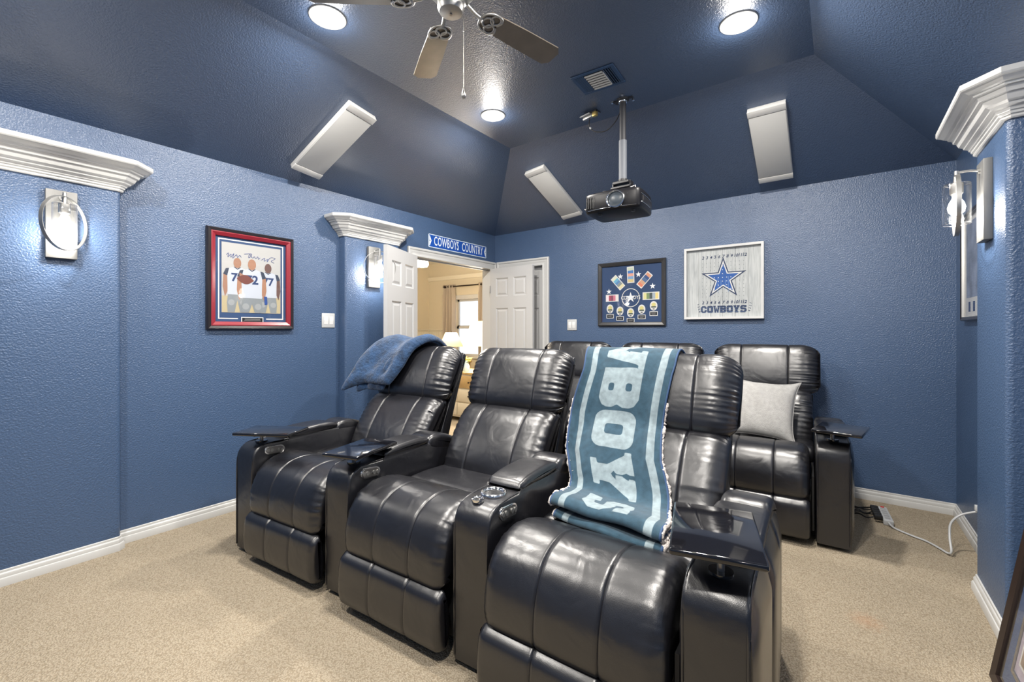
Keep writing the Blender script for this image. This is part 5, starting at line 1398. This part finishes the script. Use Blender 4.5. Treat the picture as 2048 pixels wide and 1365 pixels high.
# ------------------------------------------------------------------ things in the next room
M_BRONZE = mat('dark_bronze', (0.045, 0.032, 0.025), 0.4, 0.6)
rod = thing('curtain_rod', 'dark bronze curtain rod over the window of the next room', 'curtain rod', ((WX0 + WX1) / 2, HY - 0.07, 2.20))
cyl('pole', (0, 0, 0), 0.014, 1.62, M_BRONZE, rod, 'x', 14)
for s in (-1, 1):
    bm = bmesh.new(); lathe_bm(bm, [(0.0, 0.0), (0.02, 0.004), (0.034, 0.03), (0.03, 0.055), (0.012, 0.07), (0, 0.075)], 18, M=Matrix.Translation((s * 0.81, 0, 0)) @ Matrix.Rotation(R(90 * s), 4, 'Y')); mkbm('finial', bm, M_BRONZE, rod, True, 50)
    cyl('bracket', (s * 0.70, 0.035, 0), 0.010, 0.07, M_BRONZE, rod, 'y', 10)
M_CURT = mat('greige_curtain', (0.42, 0.36, 0.29), 0.85, bump=(120, 0.2, 0.002))
M_LINING = mat('pale_curtain_lining', (0.58, 0.54, 0.46), 0.85)
def curtain(label, x0, x1):
    t = thing('curtain', label, 'curtain', ((x0 + x1) / 2, HY - 0.07, 0.05), 0, 'greige pleated curtains')
    V = []; F = []; nx, nz = 60, 20; w_ = x1 - x0
    for i in range(nx + 1):
        for j in range(nz + 1):
            u, v = i / nx, j / nz
            amp = 0.030 + 0.020 * (1 - v)
            pinch = 1 - 0.16 * math.exp(-((v - 0.955) / 0.03) ** 2)
            V.append(((u - 0.5) * w_ * pinch, amp * math.cos(u * 2 * math.pi * 4) + 0.01 * math.sin(9 * u + 5 * v), v * 2.19))
    for i in range(nx):
        for j in range(nz): F.append((i * (nz + 1) + j, (i + 1) * (nz + 1) + j, (i + 1) * (nz + 1) + j + 1, i * (nz + 1) + j + 1))
    o = mk('cloth', V, F, [M_CURT, M_LINING], t, True); md_ = o.modifiers.new('thick', 'SOLIDIFY'); md_.thickness = 0.006
    for k in range(5): 
        bm = bmesh.new(); add_torus(bm, Matrix.Translation(((k / 4 - 0.5) * w_ * 0.84, 0, 2.155)) @ Matrix.Rotation(R(90), 4, 'Y'), 0.022, 0.003, 20, 6); mkbm('ring', bm, M_BRONZE, t, True)
curtain('greige pleated curtain left of the far window, beside the corner', -3.52, -3.16)
curtain('greige pleated curtain right of the far window, next to the door casing', -2.50, -2.14)

M_SHADE = mat('lit_cream_shade', (0.78, 0.70, 0.56), 0.8, emit=((1.0, 0.86, 0.64), 0.25))
def shade_material():
    m = bpy.data.materials.new('translucent_cream_shade'); m.use_nodes = True
    nt = m.node_tree; N = nt.nodes; L = nt.links; b = N['Principled BSDF']
    b.inputs['Base Color'].default_value = (0.80, 0.74, 0.62, 1); b.inputs['Roughness'].default_value = 0.9
    t = N.new('ShaderNodeBsdfTranslucent'); t.inputs[0].default_value = (0.85, 0.76, 0.60, 1)
    mx = N.new('ShaderNodeMixShader'); mx.inputs[0].default_value = 0.5
    o = [n for n in N if n.type == 'OUTPUT_MATERIAL'][0]
    L.new(b.outputs[0], mx.inputs[1]); L.new(t.outputs[0], mx.inputs[2]); L.new(mx.outputs[0], o.inputs[0])
    return m
M_SHADE = shade_material()
def table_lamp(label, loc, rb, rt, hb, hs, watts):
    t = thing('table_lamp', label, 'lamp', loc, 0)
    bm = bmesh.new(); lathe_bm(bm, [(rb, hb), (rt, hb + hs), (rt - 0.004, hb + hs), (rb - 0.004, hb)], 40)
    for f in [f for f in bm.faces if len(f.verts) > 10]: bm.faces.remove(f)
    mkbm('shade', bm, M_SHADE, t, True, 50)
    lathe('base', [(0.0, 0.0), (0.075, 0.0), (0.078, 0.012), (0.04, 0.03), (0.055, 0.08), (0.072, 0.14), (0.060, 0.21), (0.026, 0.26), (0.016, 0.28), (0.016, hb - 0.02), (0.02, hb), (0.0, hb)], mat('pale_blue_ceramic', (0.42, 0.56, 0.66), 0.2), t, 30)
    cyl('stem', (0, 0, hb + hs / 2), 0.005, hs, M_BRONZE, t, n=10)
    lathe('finial', [(0.0, hb + hs + 0.03), (0.008, hb + hs + 0.02), (0.006, hb + hs), (0.0, hb + hs)], M_BRONZE, t, 12)
    lathe('bulb', [(0.0, hb + 0.12), (0.024, hb + 0.09), (0.022, hb + 0.05), (0.012, hb + 0.02), (0, hb + 0.02)], emitter('warm_bulb', WARM_COL, 12.0), t, 18)
    point_light('lamp', (0, 0, hb + hs * 0.75), watts, WARM_COL, 0.05, t)
M_OAK = mat('honey_oak', (0.50, 0.33, 0.14), 0.4, bump=(40, 0.1, 0.002), vary=(10, 0.15))
# far table with first lamp
tb = thing('side_table', 'pale wooden side table in the next room under the farther lamp', 'table', (-2.39, 1.65, 0))
box('table_top', (-0.30, -0.25, 0.66), (0.30, 0.25, 0.69), M_OAK, tb, 0.006)
for sx in (-0.26, 0.26):
    for sy in (-0.21, 0.21): box('leg', (sx - 0.02, sy - 0.02, 0), (sx + 0.02, sy + 0.02, 0.66), M_OAK, tb, 0.004, 1)
box('apron', (-0.26, -0.21, 0.56), (0.26, 0.21, 0.66), M_OAK, tb)
table_lamp('cream shaded table lamp farther into the next room, by the window', (-2.39, 1.65, 0.69), 0.225, 0.11, 0.27, 0.26, 9)
# chest with the nearer lamp, flowers and photo frames
M_CHESTW = mat('cream_painted_wood', (0.62, 0.55, 0.42), 0.45)
cs = thing('chest_of_drawers', 'cream chest with oak top in the next room, under the nearer lamp', 'cabinet', (-0.80, 0.42, 0))
box('body', (-0.50, -0.22, 0.06), (0.42, 0.25, 0.66), M_CHESTW, cs, 0.004)
box('top', (-0.52, -0.24, 0.66), (0.44, 0.27, 0.69), M_OAK, cs, 0.006)
for k in range(3):
    for q in range(2):
        d = box('drawer', (-0.48 + 0.46 * q, -0.235, 0.09 + 0.19 * k), (-0.04 + 0.46 * q, -0.215, 0.26 + 0.19 * k), M_OAK if k == 2 else M_CHESTW, cs, 0.004)
        lathe('knob', [(0.0, 0.03), (0.012, 0.026), (0.010, 0.014), (0.005, 0.010), (0.005, 0)], M_BRONZE, d, 14, M=Matrix.Translation((-0.26 + 0.46 * q, -0.235, 0.175 + 0.19 * k)) @ Matrix.Rotation(R(90), 4, 'X'))
for sx in (-0.46, 0.38):
    for sy in (-0.18, 0.21): box('foot', (sx - 0.03, sy - 0.03, 0), (sx + 0.03, sy + 0.03, 0.06), M_OAK, cs)
table_lamp('cream shaded table lamp nearer to the doorway in the next room', (-0.55, 0.40, 0.69), 0.245, 0.16, 0.36, 0.34, 75)
M_PETAL = mat('yellow_petals', (0.85, 0.55, 0.05), 0.6); M_STEM = mat('green_stem', (0.06, 0.14, 0.04), 0.6)
def flowers(label, loc, seed):
    t = thing('flower_vase', label, 'vase', loc, 0)
    lathe('vase', [(0.0, 0.0), (0.035, 0.0), (0.05, 0.03), (0.055, 0.07), (0.038, 0.11), (0.032, 0.13), (0.040, 0.14), (0.034, 0.138), (0.0, 0.12)], mat('pale_blue_glass', (0.45, 0.60, 0.70), 0.1), t, 26)
    rg = random.Random(seed)
    for k in range(9):
        a = rg.uniform(0, 6.28); r_ = rg.uniform(0.0, 0.075); x_, y_, z_ = r_ * math.cos(a), r_ * math.sin(a), 0.17 + rg.uniform(0, 0.05) - r_ * 0.3
        bm = bmesh.new()
        for q in range(7):
            b_ = 2 * math.pi * q / 7; bmesh.ops.create_uvsphere(bm, u_segments=8, v_segments=5, radius=0.013, matrix=Matrix.Translation((x_ + 0.016 * math.cos(b_), y_ + 0.016 * math.sin(b_), z_)) @ Matrix.Rotation(b_, 4, 'Z') @ Matrix.Diagonal((1.2, 0.6, 0.5, 1)))
        bl_ = mkbm('bloom', bm, M_PETAL, t, True)
        tube('stem', [(x_ * 0.2, y_ * 0.2, 0.10), (x_ * 0.7, y_ * 0.7, 0.14), (x_, y_, z_)], 0.0025, M_STEM, bl_, 6)
flowers('vase of yellow flowers on the table under the farther lamp', (-2.23, 1.48, 0.69), 1)
flowers('vase of yellow flowers on the chest beside the nearer lamp', (-0.76, 0.29, 0.69), 2)
def photo_stand(label, loc, rz, w_, h_, col):
    t = thing('photo_frame', label, 'photo frame', loc, R(rz))
    frame_rails('rail', t, w_, h_, [(0, 0), (0, 0.012), (0.010, 0.014), (0.012, 0)], mat('wood_photo_frame', (0.30, 0.19, 0.10), 0.4))
    for ch_ in list(t.children): ch_.location = (0, 0, h_ / 2)
    o = box('photo', (-w_ / 2 + 0.01, -0.006, 0.01), (w_ / 2 - 0.01, -0.002, h_ - 0.01), mat('snapshot_%d' % col[0], lin(col), 0.5, vary=(30, 0.7)), t)
    box('strut', (-0.01, 0.0, 0.0), (0.01, 0.06, 0.012), M_BRONZE, t)
photo_stand('small brown photo frame on the chest in front of the lamps', (-1.08, 0.30, 0.69), 40, 0.13, 0.10, (160, 130, 105))
photo_stand('small grey photo frame at the front of the oak chest top', (-0.98, 0.24, 0.69), 40, 0.10, 0.08, (120, 130, 140))

# ceiling fan with lit glass in the next room
hf = thing('hall_ceiling_fan', 'cream ceiling fan with lit white glass shade in the next room', 'ceiling fan', (-1.50, 0.124, 2.75))
lathe('canopy', [(0, 0), (0.07, 0), (0.06, -0.04), (0.012, -0.05), (0.012, -0.16), (0.0, -0.16)], M_NICKEL, hf, 24)
lathe('motor_housing', [(0, -0.16), (0.09, -0.17), (0.11, -0.22), (0.09, -0.28), (0.05, -0.30), (0.05, -0.36), (0, -0.36)], M_NICKEL, hf, 30)
for k in range(5):
    a = R(40 + 72 * k); bm = bmesh.new(); prism(bm, [(0.12, -0.05), (0.12, 0.05), (0.60, 0.065), (0.63, 0.0), (0.60, -0.065)], 'z', -0.256, -0.250)
    bmesh.ops.transform(bm, matrix=Matrix.Rotation(a, 4, 'Z'), verts=bm.verts); mkbm('blade', bm, M_BLADE, hf)
M_GLOBE = emitter('lit_white_glass', (1.0, 0.90, 0.72), 5.0)
lathe('glass_shade', [(0.045, -0.365), (0.055, -0.38), (0.105, -0.46), (0.110, -0.52), (0.09, -0.55), (0.0, -0.56)], M_GLOBE, hf, 32)
point_light('lamp', (0, 0, -0.62), HALL_W, WARM_COL, 0.08, hf)
for x, y in ((-2.6, -1.6),):
    t = thing('hall_light', 'round ceiling light in the next room, left of the doorway', 'ceiling light', (x, y, 2.75), 0)
    lathe('pan', [(0.16, 0.0), (0.16, -0.02), (0.15, -0.03)], M_NICKEL, t, 30)
    lathe('bowl', [(0.15, -0.03), (0.13, -0.07), (0.07, -0.10), (0, -0.11)], M_GLOBE, t, 30)
    point_light('lamp', (0, 0, -0.17), HALL_W * 0.7, WARM_COL, 0.08, t)
